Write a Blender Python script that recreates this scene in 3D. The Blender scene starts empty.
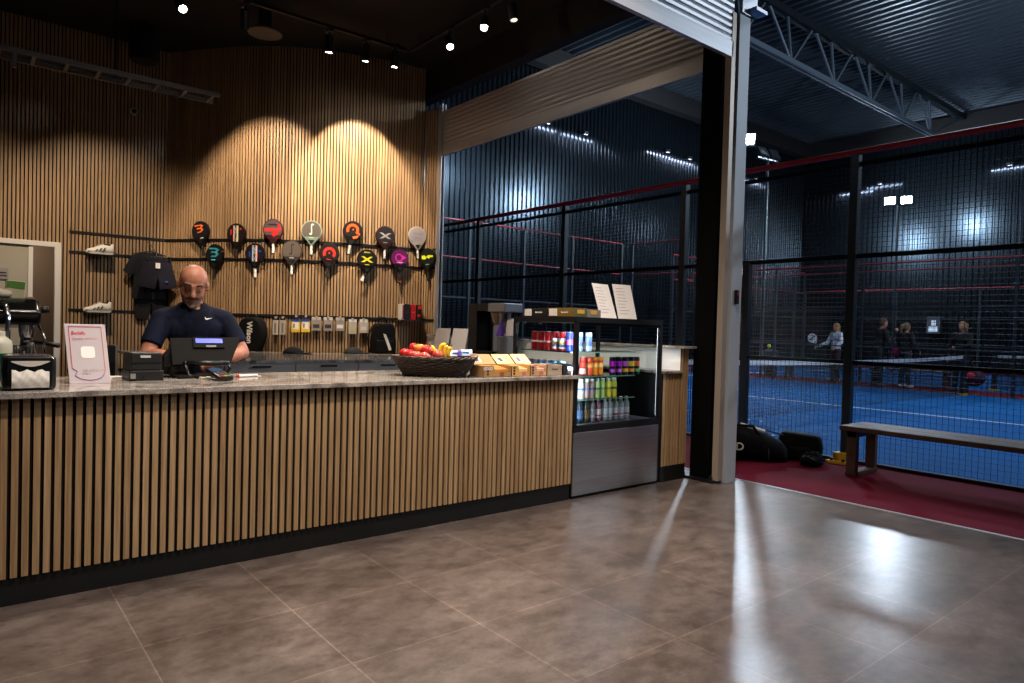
import bpy, bmesh, math, random
from mathutils import Vector as V, Matrix as Mx
random.seed(7)
PI = math.pi
S = bpy.context.scene
COL = S.collection
rad = math.radians

# ---------------------------------------------------------------- camera (24 mm lens, eye height 1.29 m)
CAMZ, FPX = 1.29, 685.3
def cam_axes():
    yaw, pit, rol = rad(39.19), rad(-1.136), rad(1.57)
    f = V((math.sin(yaw)*math.cos(pit), math.cos(yaw)*math.cos(pit), math.sin(pit)))
    r = V((math.cos(yaw), -math.sin(yaw), 0)); u = r.cross(f)
    return r*math.cos(rol)+u*math.sin(rol), u*math.cos(rol)-r*math.sin(rol), f
CR, CU, CF = cam_axes()
def ray(px, py): return CR*((px-512)/FPX) - CU*((py-341.5)/FPX) + CF
EYE = V((0, 0, CAMZ))
def at_x(px, py, X): d = ray(px, py); return EYE + d*(X/d.x)
def at_y(px, py, Y): d = ray(px, py); return EYE + d*(Y/d.y)
def at_z(px, py, Z): d = ray(px, py); return EYE + d*((Z-CAMZ)/d.z)
cd = bpy.data.cameras.new('camera'); cam = bpy.data.objects.new('camera', cd); COL.objects.link(cam)
cam.matrix_world = Mx(((CR.x, CU.x, -CF.x, 0), (CR.y, CU.y, -CF.y, 0), (CR.z, CU.z, -CF.z, CAMZ), (0, 0, 0, 1)))
cd.sensor_width = 36; cd.lens = FPX/1024*36; cd.clip_start = .05; cd.clip_end = 200
S.camera = cam

# ---------------------------------------------------------------- materials
MATS = {}
def lin(h):
    if not isinstance(h, str): return tuple(h)[:3]
    h = h.lstrip('#'); v = [int(h[i:i+2], 16)/255 for i in (0, 2, 4)]
    return tuple(c/12.92 if c <= .04045 else ((c+.055)/1.055)**2.4 for c in v)
def mat(name, col='#808080', rough=.5, metal=0, emit=0, ecol=None, trans=0, coat=0, alpha=1, ior=1.45):
    if name in MATS: return MATS[name]
    m = bpy.data.materials.new(name); m.use_nodes = True; MATS[name] = m
    b = m.node_tree.nodes['Principled BSDF']; c = lin(col)
    b.inputs['Base Color'].default_value = (*c, 1); b.inputs['Roughness'].default_value = rough
    b.inputs['Metallic'].default_value = metal; b.inputs['IOR'].default_value = ior
    b.inputs['Transmission Weight'].default_value = trans; b.inputs['Coat Weight'].default_value = coat
    b.inputs['Alpha'].default_value = alpha
    if emit:
        b.inputs['Emission Color'].default_value = (*lin(ecol or col), 1); b.inputs['Emission Strength'].default_value = emit
    return m
def nodes(m): return m.node_tree.nodes, m.node_tree.links, m.node_tree.nodes['Principled BSDF']
def nz(m, scale=(1, 1, 1), ns=5, detail=3, rough=.5, coord='Object', dist=0):
    n, l, b = nodes(m)
    tc = n.new('ShaderNodeTexCoord'); mp = n.new('ShaderNodeMapping'); t = n.new('ShaderNodeTexNoise')
    mp.inputs['Scale'].default_value = scale; t.inputs['Scale'].default_value = ns; t.inputs['Detail'].default_value = detail
    t.inputs['Roughness'].default_value = rough; t.inputs['Distortion'].default_value = dist
    l.new(tc.outputs[coord], mp.inputs['Vector']); l.new(mp.outputs['Vector'], t.inputs['Vector'])
    return t
def ramp(m, src, stops, to=None):
    n, l, b = nodes(m); r = n.new('ShaderNodeValToRGB')
    while len(r.color_ramp.elements) < len(stops): r.color_ramp.elements.new(.5)
    for e, (p, c) in zip(r.color_ramp.elements, stops): e.position = p; e.color = (*lin(c), 1)
    l.new(src, r.inputs['Fac'])
    if to: l.new(r.outputs['Color'], b.inputs[to])
    return r
def mix(m, a, b_, fac, mode='MULTIPLY'):
    n, l, b = nodes(m); x = n.new('ShaderNodeMixRGB'); x.blend_type = mode
    for s, k in ((fac, 'Fac'), (a, 'Color1'), (b_, 'Color2')):
        if isinstance(s, (int, float)): x.inputs[k].default_value = s
        elif isinstance(s, tuple): x.inputs[k].default_value = (*s, 1)
        else: l.new(s, x.inputs[k])
    return x.outputs['Color']
def bump(m, src, st=.3, d=.01):
    n, l, b = nodes(m); x = n.new('ShaderNodeBump'); x.inputs['Strength'].default_value = st; x.inputs['Distance'].default_value = d
    l.new(src, x.inputs['Height']); l.new(x.outputs['Normal'], b.inputs['Normal'])
def dull(m, k=.15): m.node_tree.nodes['Principled BSDF'].inputs['Specular IOR Level'].default_value = k; return m
def noisy(name, c1, c2, scale=(1, 1, 1), ns=8, rough=.6, bmp=0, **k):
    if name in MATS: return MATS[name]
    m = mat(name, c1, rough, **k); t = nz(m, scale, ns)
    ramp(m, t.outputs['Fac'], [(.35, c1), (.65, c2)], 'Base Color')
    if bmp: bump(m, t.outputs['Fac'], bmp, .01)
    return m

def wood(name, dark, light, sx=23., sz=.35):
    m = mat(name, light, .55)
    a = nz(m, (sx, sx, sz), 1.0, 2); g = nz(m, (160, 160, 4), 1.0, 3)
    ra = ramp(m, a.outputs['Fac'], [(.3, dark), (.7, light)])
    rg = ramp(m, g.outputs['Fac'], [(.3, '#b8b0a8'), (.7, '#ffffff')])
    n, l, b = nodes(m); l.new(mix(m, ra.outputs['Color'], rg.outputs['Color'], .8), b.inputs['Base Color'])
    return m
OAK = wood('oak slat', '#94765a', '#c2a17a')
OAK2 = wood('oak counter slat', '#a68560', '#c9a880')
FELT = mat('black felt', '#0b0a0a', .95)
BLACK = mat('matt black', '#0c0c0d', .6)
BLACKP = mat('black plastic', '#0e0e10', .35)
BLACKM = mat('black powder coat', '#101013', .45)
CEIL = mat('black ceiling paint', '#100e0d', .9)
STEEL = noisy('brushed steel', '#9c9ca0', '#aeaeb2', (1.5, 1.5, 260), 1.0, .28, metal=.85)
CHROME = mat('chrome', '#c8c8cc', .12, 1.0)
ALU = mat('aluminium', '#b9bcc2', .42, .75); PALE = mat('pale coated metal', '#b4b8bf', .5, .1)
WHITE = mat('white paint', '#d9d4ce', .5)
CARD = mat('white card', '#e6dfdd', .6)
GLASS = mat('clear glass', '#ffffff', .0, trans=1.0, ior=1.05)
SHELFG = mat('green edged glass', '#bfe6d8', .05, trans=.9, ior=1.2)
RED = mat('red rail paint', '#a50d20', .45); REDF = mat('dull red rail paint', '#7a1422', .6)
def granite():
    m = mat('polished granite', '#8c8179', .09)
    a = nz(m, (1, 1, 1), 9, 5, .6, dist=.6); c = nz(m, (1, 1, 1), 170, 2); d = nz(m, (1, 2.2, 1), 3.2, 4, .6, dist=1.2)
    ra = ramp(m, a.outputs['Fac'], [(.25, '#87817d'), (.5, '#b4aca6'), (.75, '#d2cac2')])
    rc = ramp(m, c.outputs['Fac'], [(.40, '#2c2928'), (.54, '#ffffff')])
    rd = ramp(m, d.outputs['Fac'], [(.36, '#35302f'), (.5, '#ffffff')])
    x = mix(m, ra.outputs['Color'], rc.outputs['Color'], .55); x = mix(m, x, rd.outputs['Color'], .75)
    n, l, b = nodes(m); l.new(x, b.inputs['Base Color']); return m
GRAN = granite()
def tiles():
    m = mat('concrete look tile', '#6a5d57', .3)
    n, l, b = nodes(m)
    a = nz(m, (1, 1, 1), 1.7, 4, .55, dist=.4); c = nz(m, (1, 1.5, 1), 6.5, 7, .7); e = nz(m, (1, 1, 1), 34, 5, .7)
    tc = n.new('ShaderNodeTexCoord'); mp = n.new('ShaderNodeMapping'); mp.inputs['Location'].default_value = (-.385, -.16, 0)
    br = n.new('ShaderNodeTexBrick'); br.offset = 0; br.squash = 1
    for k, v in (('Scale', 1), ('Mortar Size', .0028), ('Mortar Smooth', .1), ('Brick Width', .6), ('Row Height', .6), ('Bias', 0)): br.inputs[k].default_value = v
    br.inputs['Color1'].default_value = (.80, .80, .80, 1); br.inputs['Color2'].default_value = (1, 1, 1, 1); br.inputs['Mortar'].default_value = (1.8, 1.7, 1.6, 1)
    l.new(tc.outputs['Object'], mp.inputs['Vector']); l.new(mp.outputs['Vector'], br.inputs['Vector'])
    ra = ramp(m, a.outputs['Fac'], [(.26, '#524946'), (.48, '#665b57'), (.62, '#716662'), (.8, '#8c807b')])
    rc = ramp(m, c.outputs['Fac'], [(.32, '#a8a09c'), (.6, '#ffffff')])
    x = mix(m, ra.outputs['Color'], rc.outputs['Color'], .85)
    x = mix(m, x, ramp(m, e.outputs['Fac'], [(.3, '#b4b0ac'), (.7, '#ffffff')]).outputs['Color'], .5)
    x = mix(m, x, br.outputs['Color'], .8)
    l.new(x, b.inputs['Base Color'])
    rr = ramp(m, c.outputs['Fac'], [(.3, (.28,)*3), (.7, (.29,)*3)]); l.new(rr.outputs['Color'], b.inputs['Roughness'])
    return m
TILE = tiles()
CARPET = noisy('dark red carpet', '#520e20', '#641428', (1, 1, 1), 140, .9, .2)
COURT = noisy('blue court turf', '#02447c', '#03528e', (1, 1, 1), 220, .9, .2)
for m_ in (CARPET, COURT): m_.node_tree.nodes['Principled BSDF'].inputs['Specular IOR Level'].default_value = .08
COURTLINE = mat('white court line', '#c8ccd8', .7)
CLAD = mat('dark corrugated steel', '#20282f', .25, .85)
DECK = mat('roof deck steel', '#4a545e', .4, .45)
TRUSSM = mat('truss paint', '#56626e', .5, .2)
SKIN = noisy('skin', '#b47a5e', '#a8694f', (1, 1, 1), 14, .5)

# ---------------------------------------------------------------- mesh builder
WM = {}
class B:
    def __init__(s): s.bm = bmesh.new(); s.mi = 0; s.T = None
    def f(s, vs):
        try:
            fc = s.bm.faces.new(vs); fc.material_index = s.mi
        except ValueError: pass
    def v(s, p):
        p = V(p); return s.bm.verts.new(s.T @ p if s.T else p)
    def box(s, a, b):
        x0, y0, z0 = a; x1, y1, z1 = b
        q = [s.v(p) for p in ((x0, y0, z0), (x1, y0, z0), (x1, y1, z0), (x0, y1, z0), (x0, y0, z1), (x1, y0, z1), (x1, y1, z1), (x0, y1, z1))]
        for i in ((3, 2, 1, 0), (4, 5, 6, 7), (0, 1, 5, 4), (1, 2, 6, 5), (2, 3, 7, 6), (3, 0, 4, 7)): s.f([q[k] for k in i])
        return s
    def obox(s, o, u, v, w):     # corner/centre-based oriented box: centre o, half vectors u, v, w
        o, u, v, w = V(o), V(u), V(v), V(w)
        q = [s.v(o+u*i+v*j+w*k) for (i, j, k) in ((-1, -1, -1), (1, -1, -1), (1, 1, -1), (-1, 1, -1), (-1, -1, 1), (1, -1, 1), (1, 1, 1), (-1, 1, 1))]
        for i in ((3, 2, 1, 0), (4, 5, 6, 7), (0, 1, 5, 4), (1, 2, 6, 5), (2, 3, 7, 6), (3, 0, 4, 7)): s.f([q[k] for k in i])
        return s
    def ring(s, c, u, v, r, n): return [s.v(V(c)+(u*math.cos(2*PI*i/n)+v*math.sin(2*PI*i/n))*r) for i in range(n)]
    def bridge(s, a, b):
        n = len(a)
        for i in range(n): s.f([a[i], a[(i+1) % n], b[(i+1) % n], b[i]])
    def cyl(s, p, q, r, r2=None, n=12, cap=True):
        p, q = V(p), V(q); d = (q-p).normalized(); u = d.orthogonal().normalized(); v = d.cross(u)
        a, b = s.ring(p, u, v, r, n), s.ring(q, u, v, r if r2 is None else r2, n); s.bridge(a, b)
        if cap: s.f(a[::-1]); s.f(b)
        return s
    def lathe(s, prof, o=(0, 0, 0), n=16, ax=(0, 0, 1), sq=1.0):
        ax = V(ax).normalized(); u = V((1, 0, 0)) if abs(ax.z) > .9 else ax.orthogonal().normalized(); v = ax.cross(u)*sq; o = V(o); pr = None; fst = None
        for r, z in prof:
            rg = s.ring(o+ax*z, u, v, max(r, 1e-4), n)
            if pr: s.bridge(pr, rg)
            else: fst = rg
            pr = rg
        s.f(fst[::-1]); s.f(pr); return s
    def prism(s, pts, o, u, v, w):   # outline pts (2-D) in frame o,u,v; extruded by vector w
        o, u, v, w = V(o), V(u), V(v), V(w)
        a = [s.v(o+u*x+v*y) for x, y in pts]; b = [s.v(o+u*x+v*y+w) for x, y in pts]
        s.bridge(a, b); s.f(a[::-1]); s.f(b); return s
    def ell(s, c, r, n=14, m=9, X=None):
        c = V(c); r = r if hasattr(r, '__len__') else (r, r, r); X = X or Mx.Identity(3); rows = []
        for j in range(m+1):
            t = PI*j/m
            if j in (0, m): rows.append([s.v(c+X @ V((0, 0, r[2]*math.cos(t))))]); continue
            rows.append([s.v(c+X @ V((r[0]*math.sin(t)*math.cos(2*PI*i/n), r[1]*math.sin(t)*math.sin(2*PI*i/n), r[2]*math.cos(t)))) for i in range(n)])
        for i in range(n):
            s.f([rows[0][0], rows[1][i], rows[1][(i+1) % n]]); s.f([rows[m][0], rows[m-1][(i+1) % n], rows[m-1][i]])
        for j in range(1, m-1):
            for i in range(n): s.f([rows[j][i], rows[j+1][i], rows[j+1][(i+1) % n], rows[j][(i+1) % n]])
        return s
    def cap(s, p, q, r, r2=None, n=12):     # capsule
        r2 = r if r2 is None else r2; s.cyl(p, q, r, r2, n); s.ell(p, r, n, 6); s.ell(q, r2, n, 6); return s
    def tube(s, pts, r, n=6, close=False):
        pts = [V(p) for p in pts]; pr = None; rs = r if hasattr(r, '__len__') else [r]*len(pts); first = None; u = None
        for i, p in enumerate(pts):
            d = (pts[min(i+1, len(pts)-1)]-pts[max(i-1, 0)]).normalized()
            u = d.orthogonal().normalized() if u is None else (u-d*u.dot(d)).normalized()
            rg = s.ring(p, u, d.cross(u), rs[i], n)
            if pr: s.bridge(pr, rg)
            else: first = rg
            pr = rg
        s.f(first[::-1]); s.f(pr); return s
    def loft(s, rings, cap=True):
        rr = [[s.v(p) for p in rg] for rg in rings]
        for a, b in zip(rr, rr[1:]): s.bridge(a, b)
        if cap: s.f(rr[0][::-1]); s.f(rr[-1])
        return s
    def sheet(s, rows):
        g = [[s.v(p) for p in r] for r in rows]
        for a, b in zip(g, g[1:]):
            for i in range(len(a)-1): s.f([a[i], a[i+1], b[i+1], b[i]])
        return s
    def bevel(s, w, seg=2):
        bmesh.ops.remove_doubles(s.bm, verts=s.bm.verts, dist=1e-6)
        es = [e for e in s.bm.edges if len(e.link_faces) == 2 and e.calc_face_angle(0) > .6]
        bmesh.ops.bevel(s.bm, geom=es, offset=w, segments=seg, profile=.6, affect='EDGES', clamp_overlap=True); return s
    def done(s, name, m, parent=None, smooth=False, fix=True):
        me = bpy.data.meshes.new(name)
        if fix: bmesh.ops.recalc_face_normals(s.bm, faces=s.bm.faces)
        s.bm.to_mesh(me); s.bm.free()
        return link(name, me, m, parent, smooth)
def link(name, me, m, parent=None, smooth=False):
    for x in (m if isinstance(m, (list, tuple)) else [m]): me.materials.append(x)
    if smooth is not False:
        for p in me.polygons: p.use_smooth = True
    o = bpy.data.objects.new(name, me); COL.objects.link(o)
    if parent is not None:
        me.transform(WM[parent.name].inverted()); o.parent = parent; WM[o.name] = WM[parent.name]
    else:
        xs = [v.co for v in me.vertices]
        c = V(((min(p.x for p in xs)+max(p.x for p in xs))/2, (min(p.y for p in xs)+max(p.y for p in xs))/2, min(p.z for p in xs)))
        me.transform(Mx.Translation(-c)); o.location = c; WM[o.name] = Mx.Translation(c)
    if smooth not in (False, True): 
        try: me.set_sharp_from_angle(angle=smooth)
        except Exception: pass
    return o
def tag(o, label, cat, group=None):
    o['label'] = label; o['category'] = cat
    if group: o['group'] = group
    return o
def thing(name, label, cat, loc=(0, 0, 0), rz=0, group=None, M=None):
    o = bpy.data.objects.new(name, None); COL.objects.link(o); o.empty_display_size = .1
    m = M or (Mx.Translation(V(loc)) @ Mx.Rotation(rz, 4, 'Z')); o.matrix_basis = m; WM[o.name] = m
    return tag(o, label, cat, group)
def struct(o): o['kind'] = 'structure'; return o
def dup(root, M, label, group=None):
    r = root.copy(); COL.objects.link(r); r.matrix_basis = M; WM[r.name] = M
    r['label'] = label
    if group: r['group'] = group
    for ch in root.children:
        c = ch.copy(); COL.objects.link(c); c.parent = r
        for g in ch.children:
            d = g.copy(); COL.objects.link(d); d.parent = c
    return r
def text(body, size, o, u, v, m, parent, name='lettering', ext=.0006, align='CENTER', bold=0):
    cu = bpy.data.curves.new(name, 'FONT'); cu.body = body; cu.size = size; cu.extrude = ext; cu.align_x = align; cu.align_y = 'CENTER'; cu.offset = bold
    cu.resolution_u = 3; cu.materials.append(m)
    t = bpy.data.objects.new(name, cu); COL.objects.link(t)
    u, v = V(u).normalized(), V(v).normalized(); w = u.cross(v); o = V(o)
    M = Mx(((u.x, v.x, w.x, o.x), (u.y, v.y, w.y, o.y), (u.z, v.z, w.z, o.z), (0, 0, 0, 1)))
    t.parent = parent; t.matrix_basis = WM[parent.name].inverted() @ M; WM[t.name] = WM[parent.name] @ t.matrix_basis
    return t
def frame(o, u, v):
    u, v = V(u).normalized(), V(v).normalized(); w = u.cross(v); o = V(o)
    return Mx(((u.x, v.x, w.x, o.x), (u.y, v.y, w.y, o.y), (u.z, v.z, w.z, o.z), (0, 0, 0, 1)))
def remesh(b, vox, smooth=4, sm=.5):
    me = bpy.data.meshes.new('tmp'); bmesh.ops.recalc_face_normals(b.bm, faces=b.bm.faces); b.bm.to_mesh(me); b.bm.free()
    o = bpy.data.objects.new('tmp', me); COL.objects.link(o)
    r = o.modifiers.new('r', 'REMESH'); r.mode = 'VOXEL'; r.voxel_size = vox; r.adaptivity = 0
    if smooth: k = o.modifiers.new('s', 'SMOOTH'); k.iterations = smooth; k.factor = sm
    dg = bpy.context.evaluated_depsgraph_get(); out = bpy.data.meshes.new_from_object(o.evaluated_get(dg))
    bpy.data.objects.remove(o); bpy.data.meshes.remove(me); return out
def spot(name, loc, to, power, ang, blend=.5, col=(1, .78, .55), size=.05):
    l = bpy.data.lights.new(name, 'SPOT'); l.energy = power; l.spot_size = rad(ang); l.spot_blend = blend; l.color = col; l.shadow_soft_size = size
    o = bpy.data.objects.new(name, l); COL.objects.link(o); o.location = loc
    o.rotation_euler = (V(to)-V(loc)).to_track_quat('-Z', 'Y').to_euler(); return o
def point(name, loc, power, col, size=.1):
    l = bpy.data.lights.new(name, 'POINT'); l.energy = power; l.color = col; l.shadow_soft_size = size
    o = bpy.data.objects.new(name, l); COL.objects.link(o); o.location = loc; return o
def area(name, loc, to, power, sx, sy, col):
    l = bpy.data.lights.new(name, 'AREA'); l.energy = power; l.color = col; l.shape = 'RECTANGLE'; l.size = sx; l.size_y = sy
    o = bpy.data.objects.new(name, l); COL.objects.link(o); o.location = loc
    o.rotation_euler = (V(to)-V(loc)).to_track_quat('-Z', 'Y').to_euler(); return o
ORD = 'first second third fourth fifth sixth seventh eighth ninth tenth'.split()
XX, YY, ZZ = V((1, 0, 0)), V((0, 1, 0)), V((0, 0, 1))
def thin_glass(name, tint, blend=.12, rough=.02):
    m = bpy.data.materials.new(name); m.use_nodes = True; n, l = m.node_tree.nodes, m.node_tree.links; MATS[name] = m
    n.remove(n['Principled BSDF']); t = n.new('ShaderNodeBsdfTransparent'); g = n.new('ShaderNodeBsdfGlossy'); x = n.new('ShaderNodeMixShader'); w = n.new('ShaderNodeLayerWeight')
    t.inputs['Color'].default_value = (*lin(tint), 1); g.inputs['Roughness'].default_value = rough; w.inputs['Blend'].default_value = blend
    l.new(w.outputs['Fresnel'], x.inputs['Fac']); l.new(t.outputs[0], x.inputs[1]); l.new(g.outputs[0], x.inputs[2])
    l.new(x.outputs[0], n['Material Output'].inputs['Surface']); return m
GLASS = thin_glass('display glass', '#f4f7f7', .08)
SHELFG = thin_glass('green tinted shelf glass', '#c4e4d8', .3, .1)

# ---------------------------------------------------------------- room shell
HX, HY, HZ = 32.3, 17.3, 10.6           # hall walls and roof
struct(B().box((-5, -6, -.1), (5.40, 11.6, 0)).done('floor', TILE))
struct(B().box((5.42, -8, -.1), (HX, HY, -.004)).done('floor_hall', CARPET))
struct(B().box((5.39, -6, -.05), (5.425, 9, .004)).done('trim_1', ALU))
struct(B().box((7.2, -4.4, -.003), (18.5, 15.6, .004)).done('floor_court', COURT))
struct(B().box((20.4, -4.4, -.003), (30.2, 15.8, .004)).done('floor_court_2', COURT))
b = B()
for X0 in (7.2, 20.4):
    W = 11.3 if X0 < 10 else 9.8
    b.box((X0+W/2-.025, -1.2, .004), (X0+W/2+.025, 12.7, .006))
    for Y in (12.7, -1.2): b.box((X0, Y-.025, .004), (X0+W, Y+.025, .006))
struct(b.done('trim_2', COURTLINE))

# kiosk wall outline: flat back wall, then a curved bay ending beside the shutter
CTRL = [(2.20, 10.1), (2.34, 9.90), (2.725, 9.37), (3.0, 9.05), (3.35, 8.77), (3.72, 8.56), (4.2, 8.39), (4.6, 8.29), (5.05, 8.22)]
def crom(P, per=24):
    P = [V((x, y, 0)) for x, y in P]; P = [P[0]*2-P[1]]+P+[P[-1]*2-P[-2]]; out = []
    for i in range(1, len(P)-2):
        for k in range(per):
            t = k/per; a, b_, c, d = P[i-1:i+3]
            out.append(.5*((2*b_)+(c-a)*t+(2*a-5*b_+4*c-d)*t*t+(3*b_-a-3*c+d)*t**3))
    return out+[P[-2]]
CURVE = crom(CTRL)
WALL = [V((-2.4, 10.1, 0)), V((2.2, 10.1, 0))]+CURVE+[V((5.145, 7.98, 0))]
def resample(P, step):
    out = []; acc = 0; nxt = step/2
    for a, c in zip(P, P[1:]):
        L = (c-a).length
        while acc+L >= nxt:
            out.append((a.lerp(c, (nxt-acc)/L), (c-a).normalized())); nxt += step
        acc += L
    return out
def nrm(d): return V((d.y, -d.x, 0))
def wall_hit(px, py, off=0.0):
    """Where the line of sight meets the slatted wall (pushed out by off); gives the point, its tangent and its normal."""
    d = ray(px, py)
    for a, c in zip(WALL, WALL[1:]):
        t = (c-a).normalized(); n = nrm(t); a2 = a+n*off; den = d.dot(n)
        if abs(den) < 1e-6: continue
        k = (a2-EYE).dot(n)/den; p = EYE+d*k; s = (p-a2).dot(t)
        if -.03 <= s <= (c-a).length+.03: return p, t, n
    raise ValueError((px, py))
WTOP = 4.83
def slats(b, P, z0, z1, cut=None):
    for p, t in resample(P, .04):
        n = nrm(t); lo = z0
        if cut and cut(p): lo = cut(p)
        if lo >= z1: continue
        b.obox(p+n*.006+ZZ*((lo+z1)/2), t*.0128, n*.006, ZZ*((z1-lo)/2))
def felt(P, z0, z1, th=.06):
    b = B(); rows = []
    for i, p in enumerate(P):
        t = (P[min(i+1, len(P)-1)]-P[max(i-1, 0)]).normalized(); n = nrm(t)
        rows.append([p+ZZ*z0, p+ZZ*z1, p-n*th+ZZ*z1, p-n*th+ZZ*z0])
    return b.loft(rows)
DX1 = 1.015
wf = struct(felt([V((DX1, 10.1, 0)), V((2.2, 10.1, 0))], 0, WTOP).box((-2.4, 10.1, 2.185), (DX1, 10.16, WTOP)).done('wall_back', FELT))
b = B(); slats(b, [V((-2.4, 10.1, 0)), V((2.235, 10.1, 0))], 0, WTOP, lambda p: 2.185 if p.x < DX1 else 0)
struct(b.done('slat_cladding', OAK, wf))
wc = struct(felt(CURVE, 0, WTOP).done('wall_curved', FELT)); b = B(); slats(b, CURVE, 0, WTOP); struct(b.done('slat_cladding', OAK, wc))
we = struct(felt([V((5.05, 8.215, 0)), V((5.145, 7.98, 0))], 0, 4.27, .04).done('wall_end', FELT))
b = B(); slats(b, [V((5.05, 8.215, 0)), V((5.145, 7.98, 0))], 0, 4.26); struct(b.done('slat_cladding', OAK, we))
struct(B().box((-5, 10.1, 0), (-2.4, 10.2, WTOP)).done('wall_left', FELT))
struct(B().box((-5, -6, WTOP), (5.2, 10.3, WTOP+.1)).done('ceiling', CEIL))
struct(B().box((5.06, -6, 4.42), (5.22, 10.3, 4.95)).done('beam', CEIL))
struct(B().box((-5.1, -6, 0), (-5, 10.3, WTOP)).done('wall_side', mat('grey plaster', '#6d6660', .8)))
struct(B().box((-5, -6.1, 0), (5.2, -6, WTOP)).done('wall_front', mat('grey plaster')))
# doorway in the flat wall: white frame, sliding beige leaf, corridor beyond
BEIGE = mat('beige door laminate', '#a39c8c', .6)
b = B().box((.956, 10.06, 0), (DX1, 10.14, 2.13)).box((-1.0, 10.06, 2.13), (DX1, 10.14, 2.185)); b.bevel(.004)
d1 = struct(b.done('door_1', WHITE))
struct(B().box((-1.0, 10.085, 0), (.69, 10.125, 2.13)).done('door_leaf', BEIGE, d1))
struct(B().box((.69, 10.075, 0), (.735, 10.13, 2.13)).done('door_stile', WHITE, d1))
struct(B().box((-1.4, 11.3, 0), (2.0, 11.4, 2.5)).box((1.25, 10.17, 0), (1.3, 11.3, 2.5)).box((-1.4, 10.17, 2.4), (1.3, 11.3, 2.5)).done('wall_corridor', mat('brown plaster', '#83705f', .7)))
s = thing('door_sign', 'small grey notice plate on the beige door leaf', 'sign', (.33, 10.075, 1.8))
p0 = at_y(2, 273, 10.08); B().box((p0.x-.12, 10.07, p0.z-.07), (p0.x+.06, 10.084, p0.z+.06)).done('plate', mat('grey sign', '#8f8a84', .5), s)
b = B(); b.box((p0.x-.10, 10.066, p0.z+.0), (p0.x+.04, 10.07, p0.z+.012)); b.box((p0.x-.10, 10.066, p0.z-.035), (p0.x+.045, 10.07, p0.z-.022)); b.done('lettering', mat('dark print', '#2c2a2a', .6), s)

# hall: corrugated walls and roof deck
def corr(b, o, u, w, L, Ht, up, pitch, depth):
    """trapezoid profile running along u for L, extruded along up for Ht, depth along w"""
    o, u, w, up = V(o), V(u), V(w), V(up); pts = []; x = 0
    while x < L:
        for q, dd in ((0, 0), (.32, 0), (.44, 1), (.88, 1)):
            if x+q*pitch <= L: pts.append(o+u*(x+q*pitch)+w*depth*dd)
        x += pitch
    b.sheet([[p for p in pts], [p+up*Ht for p in pts]])
b = B(); corr(b, (4.4, HY, 0), XX, -YY, HX-4.4, HZ, ZZ, .19, .045); struct(b.done('wall_hall_back', CLAD, fix=False))
b = B(); corr(b, (HX, -8, 0), YY, -XX, HY+8, HZ, ZZ, .21, .045); struct(b.done('wall_hall_side', CLAD, fix=False))
b = B(); corr(b, (4.6, -8, HZ), XX, ZZ, HX-4.6, HY+8, YY, .34, .12); struct(b.done('ceiling_hall', DECK, fix=False))
struct(B().box((4.5, 10.3, 0), (4.6, HY, HZ)).box((4.9, -8, 4.95), (5.0, 10.3, HZ)).done('wall_hall_near', mat('dark wall paint', '#14161a', .8)))
struct(B().box((4.5, -8.1, 0), (HX, -8, HZ)).done('wall_hall_front', mat('dark wall paint')))
b = B(); b.box((4.6, HY-.5, HZ-.75), (HX, HY-.1, HZ-.1)); b.box((HX-.5, -8, HZ-.75), (HX-.1, HY, HZ-.1)); struct(b.done('trim_3', mat('black duct band', '#0b0c0e', .8)))

# steel column with base plate at the corner of the kiosk
c = struct(B().box((5.10, 3.50, .02), (5.25, 3.52, 4.9)).box((5.10, 3.68, .02), (5.25, 3.70, 4.9)).box((5.165, 3.5, .02), (5.185, 3.7, 4.9)).box((5.10, 3.52, .02), (5.11, 3.68, 4.9)).done('column', dull(mat('column black', '#050506', .75), .08)))
struct(B().box((5.05, 3.43, 0), (5.27, 3.78, .022)).done('column_base_plate', BLACKM, c))
for x, y in ((5.07, 3.46), (5.26, 3.46), (5.07, 3.745)):
    struct(B().cyl((x, y, .022), (x, y, .05), .016, n=6).cyl((x, y, .05), (x, y, .065), .009, n=8).done('anchor_bolt', BLACKM, c))
# ---------------------------------------------------------------- roller shutters
def slat_rows(b, o, u, nrmv, L, z0, z1, pitch=.057):
    o, u, nv = V(o), V(u), V(nrmv); prof = []; z = z0
    while z < z1-.001:
        for q, d in ((0, .002), (.10, .012), (.5, .017), (.88, .012), (.97, .002)): prof.append((min(z+q*pitch, z1), d))
        z += pitch
    rows = [[o+ZZ*zz+nv*d+u*k for k in (0, L)] for zz, d in prof]
    rows2 = [[o+ZZ*zz-nv*d+u*k for k in (0, L)] for zz, d in prof]
    b.sheet(rows); b.sheet(rows2)
ALUS = noisy('shutter aluminium', '#a4a4a8', '#b0b0b4', (1, 1, 60), 1, .42, metal=.55)
t = thing('roller_shutter', 'half raised slatted metal shutter between curved wall and column, lit warm', 'shutter', (5.13, 5.8, 3.6))
b = B(); slat_rows(b, (5.13, 3.62, 0), YY, XX, 4.26, 3.72, 4.16); b.done('shutter_curtain', ALUS, t)
B().box((5.112, 3.62, 3.595), (5.148, 7.88, 3.725)).bevel(.004).done('bottom_bar', ALUS, t)
B().box((5.10, 3.62, 4.16), (5.16, 7.88, 4.19)).done('top_rail', ALU, t)
B().box((5.10, 7.94, 0), (5.165, 7.965, 4.30)).box((5.10, 7.88, 0), (5.112, 7.94, 4.30)).box((5.153, 7.88, 0), (5.165, 7.94, 4.30)).bevel(.003).done('guide_rail', ALU, t)
t = thing('roller_shutter', 'raised pale slatted shutter over the front counter, lit cold white', 'shutter', (3, 3.4, 3.64))
b = B(); slat_rows(b, (-1.6, 3.42, 0), XX, YY, 6.71, 3.765, 4.80); b.done('shutter_curtain', ALUS, t)
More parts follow.
